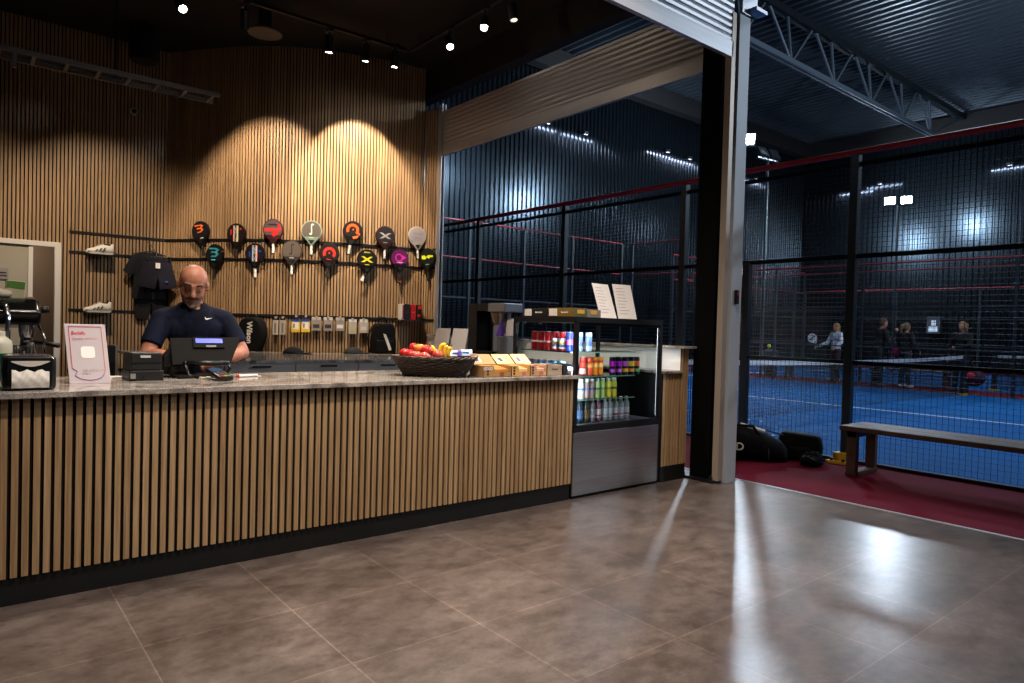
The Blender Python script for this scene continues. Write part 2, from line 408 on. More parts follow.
B().box((-1.6, 3.4, 3.635), (5.11, 3.44, 3.77)).bevel(.004).done('bottom_bar', ALUS, t)
b = B().box((5.17, 3.385, 0), (5.325, 3.39, 4.02)).box((5.17, 3.39, 0), (5.175, 3.47, 4.02)).box((5.32, 3.39, 0), (5.325, 3.47, 4.02)); b.done('guide_rail', PALE, t)
B().box((5.085, 3.40, .022), (5.145, 3.46, 4.02)).bevel(.003).done('inner_guide', mat('aluminium in warm light', '#a79a8e', .45, .4), t)  # beige tint stands in for warm light on the guide's side
b = B().box((5.18, 3.37, 4.03), (5.30, 3.40, 4.30)).box((5.28, 3.30, 4.06), (5.45, 3.42, 4.09)).box((5.28, 3.30, 4.24), (5.45, 3.42, 4.27)).box((5.28, 3.40, 4.06), (5.45, 3.42, 4.27)); b.done('bracket', ALU, t)
B().cyl((-1.6, 3.55, 4.62), (5.3, 3.55, 4.62), .17, n=18).done('roller_drum', mat('dark drum', '#3a3030', .6), t)
s = thing('switch_plate', 'small black switch with red mark on the white shutter guide', 'switch', (5.3, 3.38, 1.6))
p = at_y(735, 297, 3.38); B().box((p.x-.005, 3.36, p.z-.06), (p.x+.035, 3.385, p.z+.06)).bevel(.003).done('housing', BLACKP, s)
B().box((p.x+.005, 3.357, p.z+.015), (p.x+.025, 3.36, p.z+.04)).done('mark', mat('red mark', '#b02020', .5), s)

# ---------------------------------------------------------------- front counter
t = thing('service_counter', 'long service counter clad in upright oak slats over a black plinth', 'counter', (1.6, 3.9, 0))
XL, XR = -1.2, 3.625
B().box((XL, 3.715, .12), (XR, 4.5, .92)).done('carcass', FELT, t)
b = B(); x = .197-.0225
while x > XL+.03: x -= .04
while x < XR-.005: b.box((x-.0128, 3.703, .125), (x+.0128, 3.716, .92)); x += .04
b.done('slat_front', OAK2, t)
B().box((XL, 3.715, 0), (XR, 4.45, .125)).done('plinth', BLACK, t)
tag(B().box((XL-.02, 3.67, .92), (3.665, 4.575, .947)).bevel(.003).done('granite_worktop', GRAN), 'polished speckled granite slab on top of the oak slat counter', 'worktop')

# right-hand return with raised bar beside the fridge
t = thing('side_counter', 'low oak slat side counter standing between fridge and column', 'counter', (4.85, 6, 0))
B().box((4.71, 3.72, .13), (4.945, 7.9, .933)).done('carcass', FELT, t)
B().box((4.70, 3.71, 0), (4.945, 7.9, .135)).done('plinth', BLACK, t)
b = B(); x = 4.728
while x < 4.94: b.box((x-.0125, 3.710, .135), (x+.0125, 3.721, .933)); x += .04
b.done('slat_front', OAK2, t)
tag(B().box((4.69, 3.69, .935), (4.945, 7.9, .957)).bevel(.002).done('granite_worktop', GRAN), 'short granite slab on the low side counter right of the fridge', 'worktop')
t = thing('bar_wall', 'raised oak slat bar wall with white inner side and granite ledge beside the column', 'bar', (5.0, 6, 0))
B().box((4.95, 3.72, 0), (5.03, 7.85, 1.15)).done('upstand', mat('bright white laminate', '#f2f1ef', .4), t)
b = B().box((4.948, 3.715, .135), (5.03, 3.722, 1.15)); b.done('end_backing', FELT, t)
B().box((4.948, 3.71, 0), (5.04, 3.72, .135)).done('plinth', BLACK, t)
b = B()
for x in (4.965, 5.0, 5.03): b.box((x-.012, 3.706, .135), (x+.012, 3.716, 1.15))
y = 3.73
while y < 7.84: b.box((5.03, y-.0135, .135), (5.045, y+.0135, 1.15)); y += .04
b.done('slat_front', OAK2, t)
B().box((4.92, 3.66, 1.15), (5.095, 7.85, 1.172)).bevel(.002).done('bar_top', GRAN, t)

# back counter with steel drawers against the curved wall
t = thing('drawer_counter', 'low back counter with brushed steel drawers and dark handles', 'counter', (3.2, 7.2, 0))
B().box((1.55, 6.83, .1), (4.68, 8.1, .87)).done('carcass', BLACK, t)
B().box((1.6, 6.9, 0), (4.68, 8.0, .1)).done('plinth', BLACK, t)
DRW = noisy('drawer steel', '#a8a29e', '#b8b2ae', (1.5, 1.5, 260), 1.0, .3, metal=.3)
for k, (x0, x1) in enumerate(((1.62, 2.01), (2.01, 2.71), (2.71, 3.41), (3.41, 4.11), (4.11, 4.68))):
    hx = (x0+x1)/2
    dr = B().box((x0+.004, 6.805, .62), (x1-.004, 6.83, .868)).bevel(.002).done('drawer', DRW, t)
    B().box((hx-.09, 6.775, .828), (hx+.09, 6.787, .848)).box((hx-.08, 6.785, .83), (hx-.07, 6.806, .846)).box((hx+.07, 6.785, .83), (hx+.08, 6.806, .846)).done('handle', BLACKM, dr)
    dr = B().box((x0+.004, 6.805, .12), (x1-.004, 6.83, .612)).bevel(.002).done('drawer', DRW, t)
tag(B().prism([(1.5, 6.79), (4.65, 6.79), (4.65, 8.16), (4.2, 8.2), (3.7, 8.36), (3.3, 8.58), (2.95, 8.86), (2.66, 9.2), (1.5, 9.2)], (0, 0, .87), XX, YY, ZZ*.03).done('granite_worktop', GRAN), 'granite slab on top of the steel drawer counter at the back', 'worktop')

# ---------------------------------------------------------------- display fridge
t = thing('display_fridge', 'black framed glass drinks fridge with brushed steel lower front', 'fridge', (4.15, 4.07, 0))
FX0, FX1, FY0, FY1 = 3.64, 4.665, 3.70, 4.45
B().box((FX0+.01, FY0+.02, 0), (FX1-.01, FY1, .03)).done('base', BLACK, t)
B().box((FX0, FY0+.012, .03), (FX1, FY1, .535)).done('lower_cabinet', BLACKM, t)
B().box((FX0+.002, FY0, .025), (FX1-.02, FY0+.014, .507)).bevel(.003).done('steel_panel', STEEL, t)
b = B(); w = .028
b.box((FX0, FY0, .507), (FX1, FY0+.03, .56)); b.box((FX0, FY0, 1.345), (FX1, FY1, 1.388))
for x in (FX0, FX1-w-.004):
    b.box((x, FY0, .55), (x+w+.004, FY0+.03, 1.35)); b.box((x, FY1-.03, .535), (x+w, FY1, 1.35))
b.box((FX1-.02, FY0+.002, .03), (FX1, FY0+.03, .51))
b.done('frame', BLACKM, t)
B().box((FX0+.03, FY0+.006, .56), (FX1-.03, FY0+.012, 1.345)).done('front_glass', GLASS, t)
B().box((FX0+.006, FY0+.03, .56), (FX0+.012, FY1-.03, 1.345)).done('side_glass', GLASS, t)
B().box((FX1-.012, FY0+.03, .56), (FX1-.006, FY1-.03, 1.345)).done('side_glass', GLASS, t)
B().box((FX0+.03, FY1-.012, .56), (FX1-.03, FY1-.006, 1.345)).done('back_glass', GLASS, t)
SHZ = [.556, .742, .925, 1.118]
for z in SHZ[1:]:
    sh = B().box((FX0+.04, FY0+.10, z-.008), (FX0+.80, FY1-.06, z)).done('shelf', SHELFG, t)
    B().box((FX0+.04, FY0+.098, z-.008), (FX0+.80, FY0+.10, z)).done('front_edge', mat('glass edge', '#6f9a8c', .2), sh)
B().box((FX0+.03, FY0+.03, .536), (FX1-.03, FY1-.03, .552)).done('floor_tray', mat('fridge tray', '#70747a', .3, .6), t)
FL_ = mat('fridge light', '#ffffff', .3, emit=130, ecol='#f2f6ff')
b = B().box((FX0+.05, FY0+.034, 1.341), (FX1-.05, FY0+.046, 1.345)); b.done('light_strip', FL_, t)
for x in (FX0+.004, FX1-.028): B().box((x, FY0+.031, .58), (x+.024, FY0+.034, 1.32)).done('light_strip', FL_ if x < 4 else mat('dim fridge light', '#ffffff', .3, emit=8, ecol='#f2f6ff'), t)
B().box((FX0+.03, FY0+.014, 1.326), (FX1-.03, FY0+.022, 1.346)).done('light_lip', BLACKM, t)
fx = lambda px, y=3.84: at_y(px, 360, y).x

# drinks
def can(name, label, cat, loc, r, h, cols, group=None, M=None):
    t = thing(name, label, cat, loc, 0, group)
    x, y, z = loc; body = mat('can '+cols[0], cols[0], .3, .2)
    B().lathe([(r*.8, 0), (r, .006), (r, h-.01), (r*.86, h-.002)], loc, 14).done('can_body', body, t, rad(40))
    B().lathe([(r*.86, h-.004), (r*.88, h), (r*.8, h), (r*.78, h-.003)], loc, 14).done('can_lid', ALU, t, rad(40))
    if len(cols) > 1:
        b = B()
        for k, (c, z0, z1) in enumerate(cols[1:]):
            b.mi = k; b.lathe([(r+.0006, z0*h), (r+.0006, z1*h)], loc, 14)
        b.done('print', [mat('print '+c[0], c[0], .4) for c in cols[1:]], t, rad(40))
    return t
z = SHZ[3]; g = 'cans on the top fridge shelf'
for k in range(3):
    can('drink_can', 'plain red can with small white dot, %s from the back on the top fridge shelf' % ORD[k], 'can', (3.735, 4.28-.085*k, z), .029, .152, ['#a81c20', ('#e8d8d4', .42, .5)], g)
for k in range(2):
    can('drink_can', 'red can with yellow and blue patch, %s of the pair, top fridge shelf' % ORD[k], 'can', (3.74, 4.03-.08*k, z), .029, .152, ['#b8232c', ('#dfe3f0', .12, .66), ('#e6c331', .34, .48), ('#2a4fae', .20, .33)], g)
can('drink_can', 'dark blue can near the front corner of the top fridge shelf', 'can', (3.735, 3.87, z), .029, .152, ['#2438a0', ('#d44a9a', .35, .6)], g)
for k, px in enumerate((581.5, 586)): can('drink_can', ('pale blue and white can at the front corner of the top shelf', 'pale blue can right of the matching one at the front corner of the top shelf')[k], 'can', (fx(px+2), 3.84+.05*(1-k), z), .027, .152, ['#bcd0ee', ('#6f93d8', .3, .8), ('#d8609a', .45, .52)], g)
z = SHZ[2]; g = 'cans on the second fridge shelf'
for k in range(6):
    c = ['#8a8ca0', '#8492bd', '#7fa0d2', '#9bbfe4', '#4d9bd8', '#a8d0e6'][k]
    can('drink_can', ['greyish can', 'grey blue can', 'muted blue can', 'pale blue can with yellow patch', 'bright blue can with yellow patch', 'ice blue can with green patch'][k]+' in the row along the side glass, second fridge shelf', 'can', (3.735, 4.33-.077*k, z), .028, .115, [c, (['#5a5c70', '#aab4d4', '#e0d27a', '#e6d060', '#e8d24a', '#5fa860'][k], .5, .66), ('#dfe6f2', .12, .34)], g)
for k, px in enumerate((583, 589.5, 595, 600)):
    can('drink_can', ['coral red can with white foot at the front of the second fridge shelf', 'red and orange can right of the coral can, second fridge shelf', 'orange can second from the end of its row, second fridge shelf', 'orange can at the right end of its row, second fridge shelf'][k], 'can', (fx(px), 3.84, z), .0265, .150, [['#d8483e', '#dd5a38', '#e88a2c', '#ee9030'][k], (['#eed8d0', '#f4b060', '#f2c070', '#f6cc78'][k], .12 if k == 0 else .45, .4 if k == 0 else .66), ('#c83a34', .72, .82)], g)
for k, px in enumerate((613.5, 619.5, 626, 632, 637.5)):
    q = [('#c21fc6', '#c14fc8'), ('#b51fd0', '#c060cc'), ('#cf5fcf', '#e0b838'), ('#d8c43a', '#e08a50'), ('#e2683a', '#5aa858')][k]
    can('drink_can', 'black can with ' + ['violet print at the left of the neon row', 'violet print, second in the neon row', 'pink print in the middle of the neon row', 'yellow print, fourth in the neon row', 'orange and green print at the end of the neon row'][k], 'can', (fx(px), 3.85, z), .0265, .150, ['#15161f', (q[0], .48, .76), (q[1], .16, .34)], g)
# shake bottles with white caps
z = SHZ[1]; g = 'shake bottles on the third fridge shelf'
for k, px in enumerate((581.5, 587, 592, 597.5, 603, 609, 614.5)):
    nm = ['creamy white shake bottle at the left end', 'mauve shake bottle beside the white one', 'mauve shake bottle beside the lime ones', 'lime green shake bottle beside the mauve ones', 'lime green shake bottle beside the yellow ones', 'yellow shake bottle beside the lime ones', 'yellow shake bottle at the right end'][k]+' of the third shelf'
    c = ['#d8dcd0', '#a58a88', '#a08688', '#b8d486', '#b4d080', '#e6d64a', '#e4d23e'][k]
    t = thing('shake_bottle', nm, 'bottle', (fx(px), 3.84, z), 0, g); o = V((fx(px), 3.84, z))
    B().lathe([(.02, 0), (.0255, .006), (.0255, .118), (.022, .132), (.017, .138)], o, 12).done('bottle_body', mat('shake '+c, c, .35), t, rad(40))
    B().lathe([(.021, .136), (.021, .158), (.019, .161)], o, 12).done('cap', WHITE, t, rad(40))
    B().lathe([(.0262, .07), (.0262, .088)], o, 12).done('print', mat('shake print %d' % (k//2), ['#5a78b8', '#4f5a80', '#9a9c60', '#4a5a66'][(k+1)//2], .4), t)
z = SHZ[0]; g = 'bottles on the bottom fridge shelf'
for k, px in enumerate((581, 587.5, 593.5, 599.5, 606, 611, 616.5, 622, 627.5)):
    c = ['#233040', '#2c3330', '#8a8290', '#9a6a88', '#c2c4d2', '#c6c8d6', '#c8c8d8', '#cccbdc', '#cdcae0'][k]
    nm = ['dark blue bottle at the left corner', 'dark brown bottle beside the dark blue one', 'greyish bottle between dark and pink bottles', 'pink bottle with white label', 'clear bottle beside the pink one', 'clear bottle second in the clear row', 'clear bottle with orange and red mark', 'clear bottle beside the end one', 'clear bottle at the right end'][k]+', bottom of the fridge'
    o = V((fx(px), 3.84, z)); t = thing('water_bottle', nm, 'bottle', o, 0, g)
    B().lathe([(.022, 0), (.027, .005), (.027, .05), (.025, .06), (.027, .07), (.027, .125), (.02, .15), (.0125, .162), (.0125, .168)], o, 12).done('bottle_body', mat('bottle '+c, c, .1, trans=.35 if k > 1 else .1), t, rad(40))
    B().lathe([(.0145, .166), (.0145, .186), (.012, .188)], o, 12).done('cap', [BLACKP, BLACKP, mat('grey cap', '#b0aab0', .4), mat('grey cap'), WHITE][min(k, 4)], t, rad(40))
    b = B().lathe([(.0276, .03), (.0276, .1)], o, 12); b.mi = 1; b.lathe([(.028, .04), (.028, .055)], o, 12)
    b.done('label', [mat('bottle label %d' % min(k, 4), ['#3b5d86', '#5c4a2e', '#8d8d96', '#e0d8dc', '#d6d6e6'][min(k, 4)], .5), mat('bottle mark %d' % k, ['#56789c', '#6a5a34', '#a8a4ac', '#b05070', '#b8c0d8', '#b8c0d8', '#a03048', '#c090b0', '#b06aa0'][k], .5)], t)

# boxes and menu boards on top of the fridge
g = 'snack boxes on top of the fridge'
def carton(name, label, x0, x1, y0, y1, z0, h, col, tagcol='#d8d2cf', txt=None, group=None, tx=.08):
    t = thing(name, label, 'box', ((x0+x1)/2, (y0+y1)/2, z0), 0, group)
    B().box((x0, y0, z0), (x1, y1, z0+h)).bevel(.002).done('carton', mat('carton '+col, col, .55), t)
    B().box((x0+.03, y0-.003, z0+.024), (x0+tx, y0, z0+h-.01)).done('window', mat('price card '+tagcol, tagcol, .6), t)
    if txt: text(txt, h*.33, (x0+tx+(x1-x0-tx)*.5, y0-.001, z0+h*.5), XX, ZZ, mat('white print', '#e8e4dc', .5), t)
    return t
zt = 1.388
t = thing('snack_box', 'black snack box with white card at the back left edge of the fridge top', 'box', (3.72, 4.19, zt), 0, g)
B().box((3.655, 4.05, zt), (3.80, 4.335, zt+.068)).bevel(.002).done('carton', mat('carton black', '#191716', .55), t)
B().box((3.652, 4.24, zt+.006), (3.655, 4.325, zt+.062)).done('price_card', mat('price card', '#d8d2cf', .6), t)
text('Barebells', .022, (3.654, 4.15, zt+.034), -YY, ZZ, mat('white print', '#e8e4dc', .5), t)
t = thing('snack_box', 'gold snack box with white card and olive end at the fridge corner', 'box', (3.73, 3.9, zt), 0, g)
B().box((3.655, 3.752, zt), (3.80, 4.035, zt+.068)).bevel(.002).done('carton', mat('carton gold', '#6e5524', .55), t)
B().box((3.652, 3.935, zt+.006), (3.655, 4.025, zt+.062)).done('price_card', mat('price card'), t)
text('Barebells', .022, (3.654, 3.85, zt+.034), -YY, ZZ, mat('white print'), t)
B().box((3.658, 3.749, zt+.002), (3.797, 3.752, zt+.066)).done('end_flap', mat('olive card', '#5c5a36', .6), t)
B().box((3.69, 3.746, zt+.026), (3.768, 3.749, zt+.056)).done('window', mat('gold window', '#d8a648', .5), t)
carton('snack_box', 'grey snack box with gold window against the menu boards', 3.812, 3.958, 3.755, 4.03, zt, .062, '#84807e', '#dca648', group=g, tx=.10)
def leaning(name, label, cat, bl, br, tl, th, m, group=None, lines=0):
    bl, br, tl = V(bl), V(br), V(tl); u = (br-bl); v = (tl-bl); n = u.cross(v).normalized()
    t = thing(name, label, cat, (bl+br)/2, 0, group)
    B().obox(bl+u/2+v/2-n*th/2, u/2, v/2, n*th/2).done('board', m, t)
    if lines:
        b = B(); random.seed(3)
        for k in range(lines):
            a = .88-k*.8/lines; w = random.uniform(.45, .75)
            b.obox(bl+u*(.12+w*.4)+v*a+n*.0006, u*(w*.4), v*.006, n*.0006)
        b.done('print', mat('faint print', '#a8a09c', .7), t)
    # back leg
    B().obox(bl+u*.5+v*.42-n*.05-ZZ*.02*0, u*.12, v*.40, n*.003).done('back_leg', m, t)
    return t
leaning('menu_board', 'pale menu card leaning on the fridge top beside the grey box', 'menu', at_y(601, 318, 4.0), at_y(617, 319, 4.0), at_y(592, 283, 4.12), .006, CARD, 'menu boards on the fridge', 9)
leaning('menu_board', 'pale menu card leaning on the fridge top, farther from the boxes', 'menu', at_y(619, 319.5, 4.0), at_y(637, 320, 4.0), at_y(612.5, 284, 4.12), .006, CARD, 'menu boards on the fridge', 9)
# ---------------------------------------------------------------- things on the front counter
ZC = .947
# payment sign
bl, br = V((.455, 4.07, ZC)), V((.637, 4.07, ZC)); tl = V((.436, 4.16, 1.249)); u = br-bl; v = tl-bl; n = u.cross(v).normalized()
SWM = mat('sign card', '#c2b8bf', .4)
t = thing('payment_sign', 'white tilted payment sign with pink outline standing on the granite counter', 'sign', (bl+br)/2)
B().obox(bl+u/2+v/2-n*.003, u/2, v/2, n*.003).bevel(.002).done('board', SWM, t)
B().obox(bl+u*.5+v*.45-n*.06, u*.25, v*.45-n*.05, n*.002).done('back_leg', SWM, t)
UV = lambda x, y, d=.0008: bl+u*x+v*y+n*d
P = [(.10, .955), (.90, .955), (.90, .22), (.86, .15), (.78, .095), (.66, .065), (.52, .055), (.40, .06), (.26, .085), (.155, .135), (.215, .205), (.10, .255), (.10, .955)]
b = B()
for i, (p, q) in enumerate(zip(P, P[1:])):
    b.mi = 0 if i in (0, 11) else 1 if i in (1, 2) else 2
    b.tube([UV(*p), UV(*q)], .0022, 4)
b.done('outline', [mat('pink line', '#c84a70', .5), mat('peach line', '#d89080', .5), mat('violet line', '#9a5aa8', .5)], t)
text('Swish.', .026, UV(.33, .845), u, v, mat('swish red', '#d04a5e', .5), t, bold=.0008)
text('Betala enklare.', .0205, UV(.50, .755), u, v, mat('swish pale', '#d8a0a4', .5), t)
b = B(); b.prism([(.093+.031*math.copysign(abs(math.cos(a))**.4, math.cos(a)), .165+.031*math.copysign(abs(math.sin(a))**.4, math.sin(a))) for a in [2*PI*k/32 for k in range(32)]], bl+n*.0003, u.normalized(), v.normalized(), n*.0006)
b.done('white_badge', mat('badge white', '#f8f4f4', .5), t)
text('123 475 56 84', .0165, UV(.60, .215), u, v, mat('grey print', '#b4a8b4', .6), t)
text('Mottagare', .009, UV(.42, .165), u, v, mat('grey print'), t)

# napkin dispensers
def dispenser(label, x0, x1):
    t = thing('napkin_dispenser', label, 'dispenser', ((x0+x1)/2, 3.86, ZC), 0, 'napkin dispensers')
    y0, y1 = 3.77, 3.99
    b = B().box((x0, y0+.012, ZC), (x1, y1, ZC+.155)); b.bevel(.022, 4); b.done('housing', BLACKP, t, rad(35))
    b = B().box((x0+.012, y0, ZC+.004), (x1-.012, y0+.03, ZC+.150)); b.bevel(.012, 3); b.done('front', mat('smoked plastic', '#17171a', .12), t, rad(35))
    w = x1-x0; rows = []
    for i in range(9):
        zz = ZC+.012+i*.0098; rows.append([(x0+.03+(w-.06)*k/10, y0-.004-.010*math.sin(PI*i/8)+.004*math.sin(k*2.1+i*1.3), zz+(.006*math.sin(k*1.7+1) if i > 5 else 0)) for k in range(11)])
    b = B().sheet(rows); b.done('napkin', mat('napkin paper', '#ebe6e0', .8), t, True)
    rows = []
    for i in range(6):
        rows.append([(x0+.028+(w-.056)*k/12, y0-.003, ZC+.139-(.005+.026*(i/5)*math.sin(PI*(k+.6)/13.2))) for k in range(13)])
    B().sheet(rows).done('napkin_slot', mat('napkin fold', '#d8d0c6', .8), t, True)
    b = B().box((x0+.02, y0+.02, ZC+.152), (x1-.03, y1-.03, ZC+.158)); b.bevel(.002); b.done('lid', mat('clear lid', '#4a4248', .1), t)
dispenser('black napkin dispenser beside the payment sign with white napkins showing', .172, .372)
dispenser('black napkin dispenser cut off by the left picture edge', -.06, .150)

# receipt printer
t = thing('receipt_printer', 'dark grey receipt printer standing left of the till screen', 'printer', (.81, 4.25, ZC))
DG = mat('dark grey plastic', '#1a1a1d', .45)
b = B().box((.735, 4.15, ZC), (.905, 4.37, ZC+.055)); b.bevel(.006, 2); b.done('base', DG, t)
b = B().box((.745, 4.165, ZC+.055), (.897, 4.37, ZC+.152)); b.bevel(.008, 2); b.done('cover', mat('grey plastic', '#202023', .4), t)
B().box((.79, 4.162, ZC+.125), (.84, 4.166, ZC+.138)).done('badge', mat('badge', '#c8c4c0', .4), t)
B().box((.745, 4.160, ZC+.098), (.897, 4.168, ZC+.102)).done('paper_slot', BLACK, t)
B().box((.74, 4.146, ZC+.012), (.765, 4.151, ZC+.04)).done('sticker', mat('sticker', '#8a8886', .5), t)
B().box((.80, 4.146, ZC+.012), (.81, 4.151, ZC+.03)).done('lamp', BLACK, t)

# till screen
t = thing('till_screen', 'black till screen seen from behind with small lit blue customer display', 'screen', (1.17, 4.3, ZC))
PC = [V((.955, 4.42, 1.16)), V((1.365, 4.27, 1.189)), V((1.288, 4.22, 1.02)), V((.955, 4.40, 1.0))]
cx = V((1.165, 4.3, 1.11)); uu = V((1, -.10, 0)).normalized(); vv = V((0, .42, .9)).normalized(); ww = uu.cross(vv)
b = B().prism([(-.19, .075), (.205, .085), (.128, -.085), (-.19, -.095)], cx, uu, vv, ww*-.028); b.bevel(.004); tp = mat('till plastic', '#0a0909', .6); tp.node_tree.nodes['Principled BSDF'].inputs['Specular IOR Level'].default_value = .12; b.done('screen_back', tp, t)
B().prism([(-.07, .078), (.105, .078), (.105, .01), (-.07, .01)], cx+ww*.002, uu, vv, ww*.008).bevel(.002).done('customer_display', MATS['till plastic'], t)
d = B().prism([(-.055, .068), (.093, .068), (.093, .040), (-.055, .040)], cx+ww*.0105, uu, vv, ww*.001).done('display_window', mat('blue display', '#4a5af0', .3, emit=.75, ecol='#4254f0'), t)
B().prism([(-.0, .026), (.055, .026), (.055, .014), (-.0, .014)], cx+ww*.0105, uu, vv, ww*.001).done('maker_plate', mat('dim plate', '#6a6870', .4), t)
b = B()
b.cap(cx+uu*-.12-vv*.085, cx+uu*.11-vv*.085, .016, n=8)
for s_ in (-.125, .115):
    b.tube([cx+uu*s_-vv*.085, cx+uu*(s_*.98)-vv*.12-YY*.02, V((cx.x+s_*.9, 4.25, ZC+.025)), V((cx.x+s_*.85, 4.24, ZC+.006))], .010, 8)
b.done('stand', BLACKP, t, True)
b = B(); b.tube([cx+uu*-.125-vv*.09-YY*.012, V((cx.x-.113, 4.23, ZC+.03)), V((cx.x-.10, 4.225, ZC+.012))], .006, 6); b.done('chrome_hinge', CHROME, t, True)
b = B().box((cx.x-.17, 4.22, ZC), (cx.x+.12, 4.42, ZC+.02)); b.bevel(.006, 2); b.done('foot', BLACKP, t)
b = B().prism([(-.06, 0), (.07, 0), (.07, .055), (-.06, .045)], (1.05, 4.34, ZC+.02), XX, ZZ, YY*.01); b.done('scanner_plate', mat('blue grey glass', '#3b3e48', .15), t)
tag(B().box((1.10, 4.155, ZC), (1.16, 4.20, ZC+.012)).bevel(.002).done('receipt_pad', mat('pad', '#cfc6b4', .6)), 'small pale pad lying between till stand and card terminal', 'paper')
# black card cradle beside the screen
t = thing('card_reader_hood', 'black hooded card holder at the left side of the till screen', 'card holder', (.97, 4.40, ZC))
b = B().prism([(0, 0), (.13, .0), (.14, .10), (.07, .14), (.0, .06)], (.945, 4.43, 1.01), XX, ZZ, -YY*.09); b.bevel(.012, 2); b.done('hood', mat('soft black', '#0d0d0e', .6), t, rad(40))
B().cyl((1.0, 4.39, ZC), (1.0, 4.39, 1.03), .014, n=10).done('stem', BLACKP, t)
B().cyl((1.0, 4.39, ZC), (1.0, 4.39, ZC+.008), .05, n=16).done('base', BLACKP, t)
# card terminal
t = thing('card_terminal', 'black card terminal with coloured keys in front of the till screen', 'card terminal', (1.17, 4.06, ZC), rad(12))
b = B(); M_ = WM[t.name]; b.T = M_ @ Mx.Translation((0, 0, .018)) @ Mx.Rotation(rad(14), 4, 'X'); b.box((-.042, -.085, .004), (.042, .085, .03)); b.bevel(.007, 2); b.done('body', BLACKP, t, rad(40))
b = B(); b.T = M_ @ Mx.Translation((0, 0, .018)) @ Mx.Rotation(rad(14), 4, 'X'); b.box((-.032, .02, .030), (.032, .07, .0315)); b.done('screen', mat('terminal screen', '#1d3a58', .2), t)
for k, (c, x) in enumerate((('#b02020', -.022), ('#c8a020', 0), ('#2f8a3c', .022))):
    b = B(); b.T = M_ @ Mx.Translation((0, 0, .018)) @ Mx.Rotation(rad(14), 4, 'X'); b.box((x-.009, -.075, .03), (x+.009, -.064, .033)); b.done('key', mat('key '+c, c, .4), t)
b = B(); b.T = M_ @ Mx.Translation((0, 0, .018)) @ Mx.Rotation(rad(14), 4, 'X')
for i in range(3):
    for j in range(4): b.box((-.026+i*.02, -.055+j*.016, .03), (-.012+i*.02, -.045+j*.016, .0325))
b.done('keypad', mat('keypad grey', '#3a3a3e', .5), t)
b = B(); b.T = M_; b.tube([(-.0, .085, .03), (-.02, .13, .012), (-.05, .18, .006), (-.02, .24, .005)], .004, 6); b.done('cord', BLACKP, t, True)
t = thing('marker_pen', 'white pen with red end lying right of the card terminal', 'pen', (1.40, 4.25, ZC))
b = B().cyl((1.335, 4.235, ZC+.008), (1.46, 4.275, ZC+.008), .008, n=10); b.done('barrel', WHITE, t, rad(40))
b = B().cyl((1.32, 4.23, ZC+.008), (1.335, 4.235, ZC+.008), .0085, n=10); b.done('red_cap', mat('pen red', '#b0242c', .4), t, rad(40))
tag(B().obox((1.42, 4.33, ZC+.001), (.06, .01, 0), (-.008, .05, 0), (0, 0, .001)).done('note_paper', CARD), 'folded white paper behind the pen on the counter', 'paper')
tag(B().obox((.70, 4.40, ZC+.004), (.045, .0, 0), (0, .05, 0), (0, 0, .004)).done('paper_stack', CARD), 'small white paper stack between payment sign and receipt printer', 'paper')

# ---------------------------------------------------------------- wicker basket with fruit
BC = V((2.565, 3.98, ZC)); BU = V((.80, -.60, 0)); BV_ = V((.60, .80, 0))
BU = V((math.cos(rad(-39)), math.sin(rad(-39)), 0)); BV_ = V((-BU.y, BU.x, 0))
WICK = noisy('dark wicker', '#1a100a', '#3a2517', (1, 1, 1), 60, .55)
t = thing('wicker_basket', 'dark brown oval wicker basket full of fruit on the granite counter', 'basket', BC)
def bpt(a, h, k=1.0):
    ra, rb = (.205+.075*h)*k, (.135+.06*h)*k
    c_, s_ = math.cos(a), math.sin(a); e = .8
    return BC+BU*(ra*math.copysign(abs(c_)**e, c_))+BV_*(rb*math.copysign(abs(s_)**e, s_))+ZZ*(.118*h+.004)
b = B(); NS = 44
for j in range(11):
    h = j/10; b.tube([bpt(2*PI*i/NS, h, 1+.026*(1 if (i+j) % 2 else -1)) for i in range(NS+1)], .0066, 6)
b.done('woven_side', WICK, t, True)
b = B()
for i in range(0, NS, 2): b.tube([bpt(2*PI*i/NS, q/5) for q in range(6)], .0042, 5)
b.done('stakes', WICK, t, True)
b = B()
for ph in (0, PI): b.tube([bpt(2*PI*i/90, 1.03)+ZZ*(.007*math.sin(i*1.05+ph))+(bpt(2*PI*i/90, 1)-BC-ZZ*.15).normalized()*.007*math.cos(i*1.05+ph) for i in range(91)], .0078, 6)
b.done('braided_rim', WICK, t, True)
b = B(); b.loft([[bpt(2*PI*i/32, 0, .98)-ZZ*.004 for i in range(32)], [bpt(2*PI*i/32, 0, .98)+ZZ*.004 for i in range(32)]]); b.done('base', WICK, t)
b = B(); b.loft([[bpt(2*PI*i/32, .62, .93) for i in range(32)], [bpt(2*PI*i/32, .66, .93) for i in range(32)]]); b.done('liner', mat('basket liner', '#2b211b', .9), t)
def apple_mat(n_, c1, c2): return noisy(n_, c1, c2, (1, 1, .5), 22, .28)
AP = [apple_mat('apple red', '#a8161e', '#c43a32'), apple_mat('apple pink', '#b82a30', '#d8705a'), apple_mat('apple gold', '#d89a3a', '#cf4a30')]
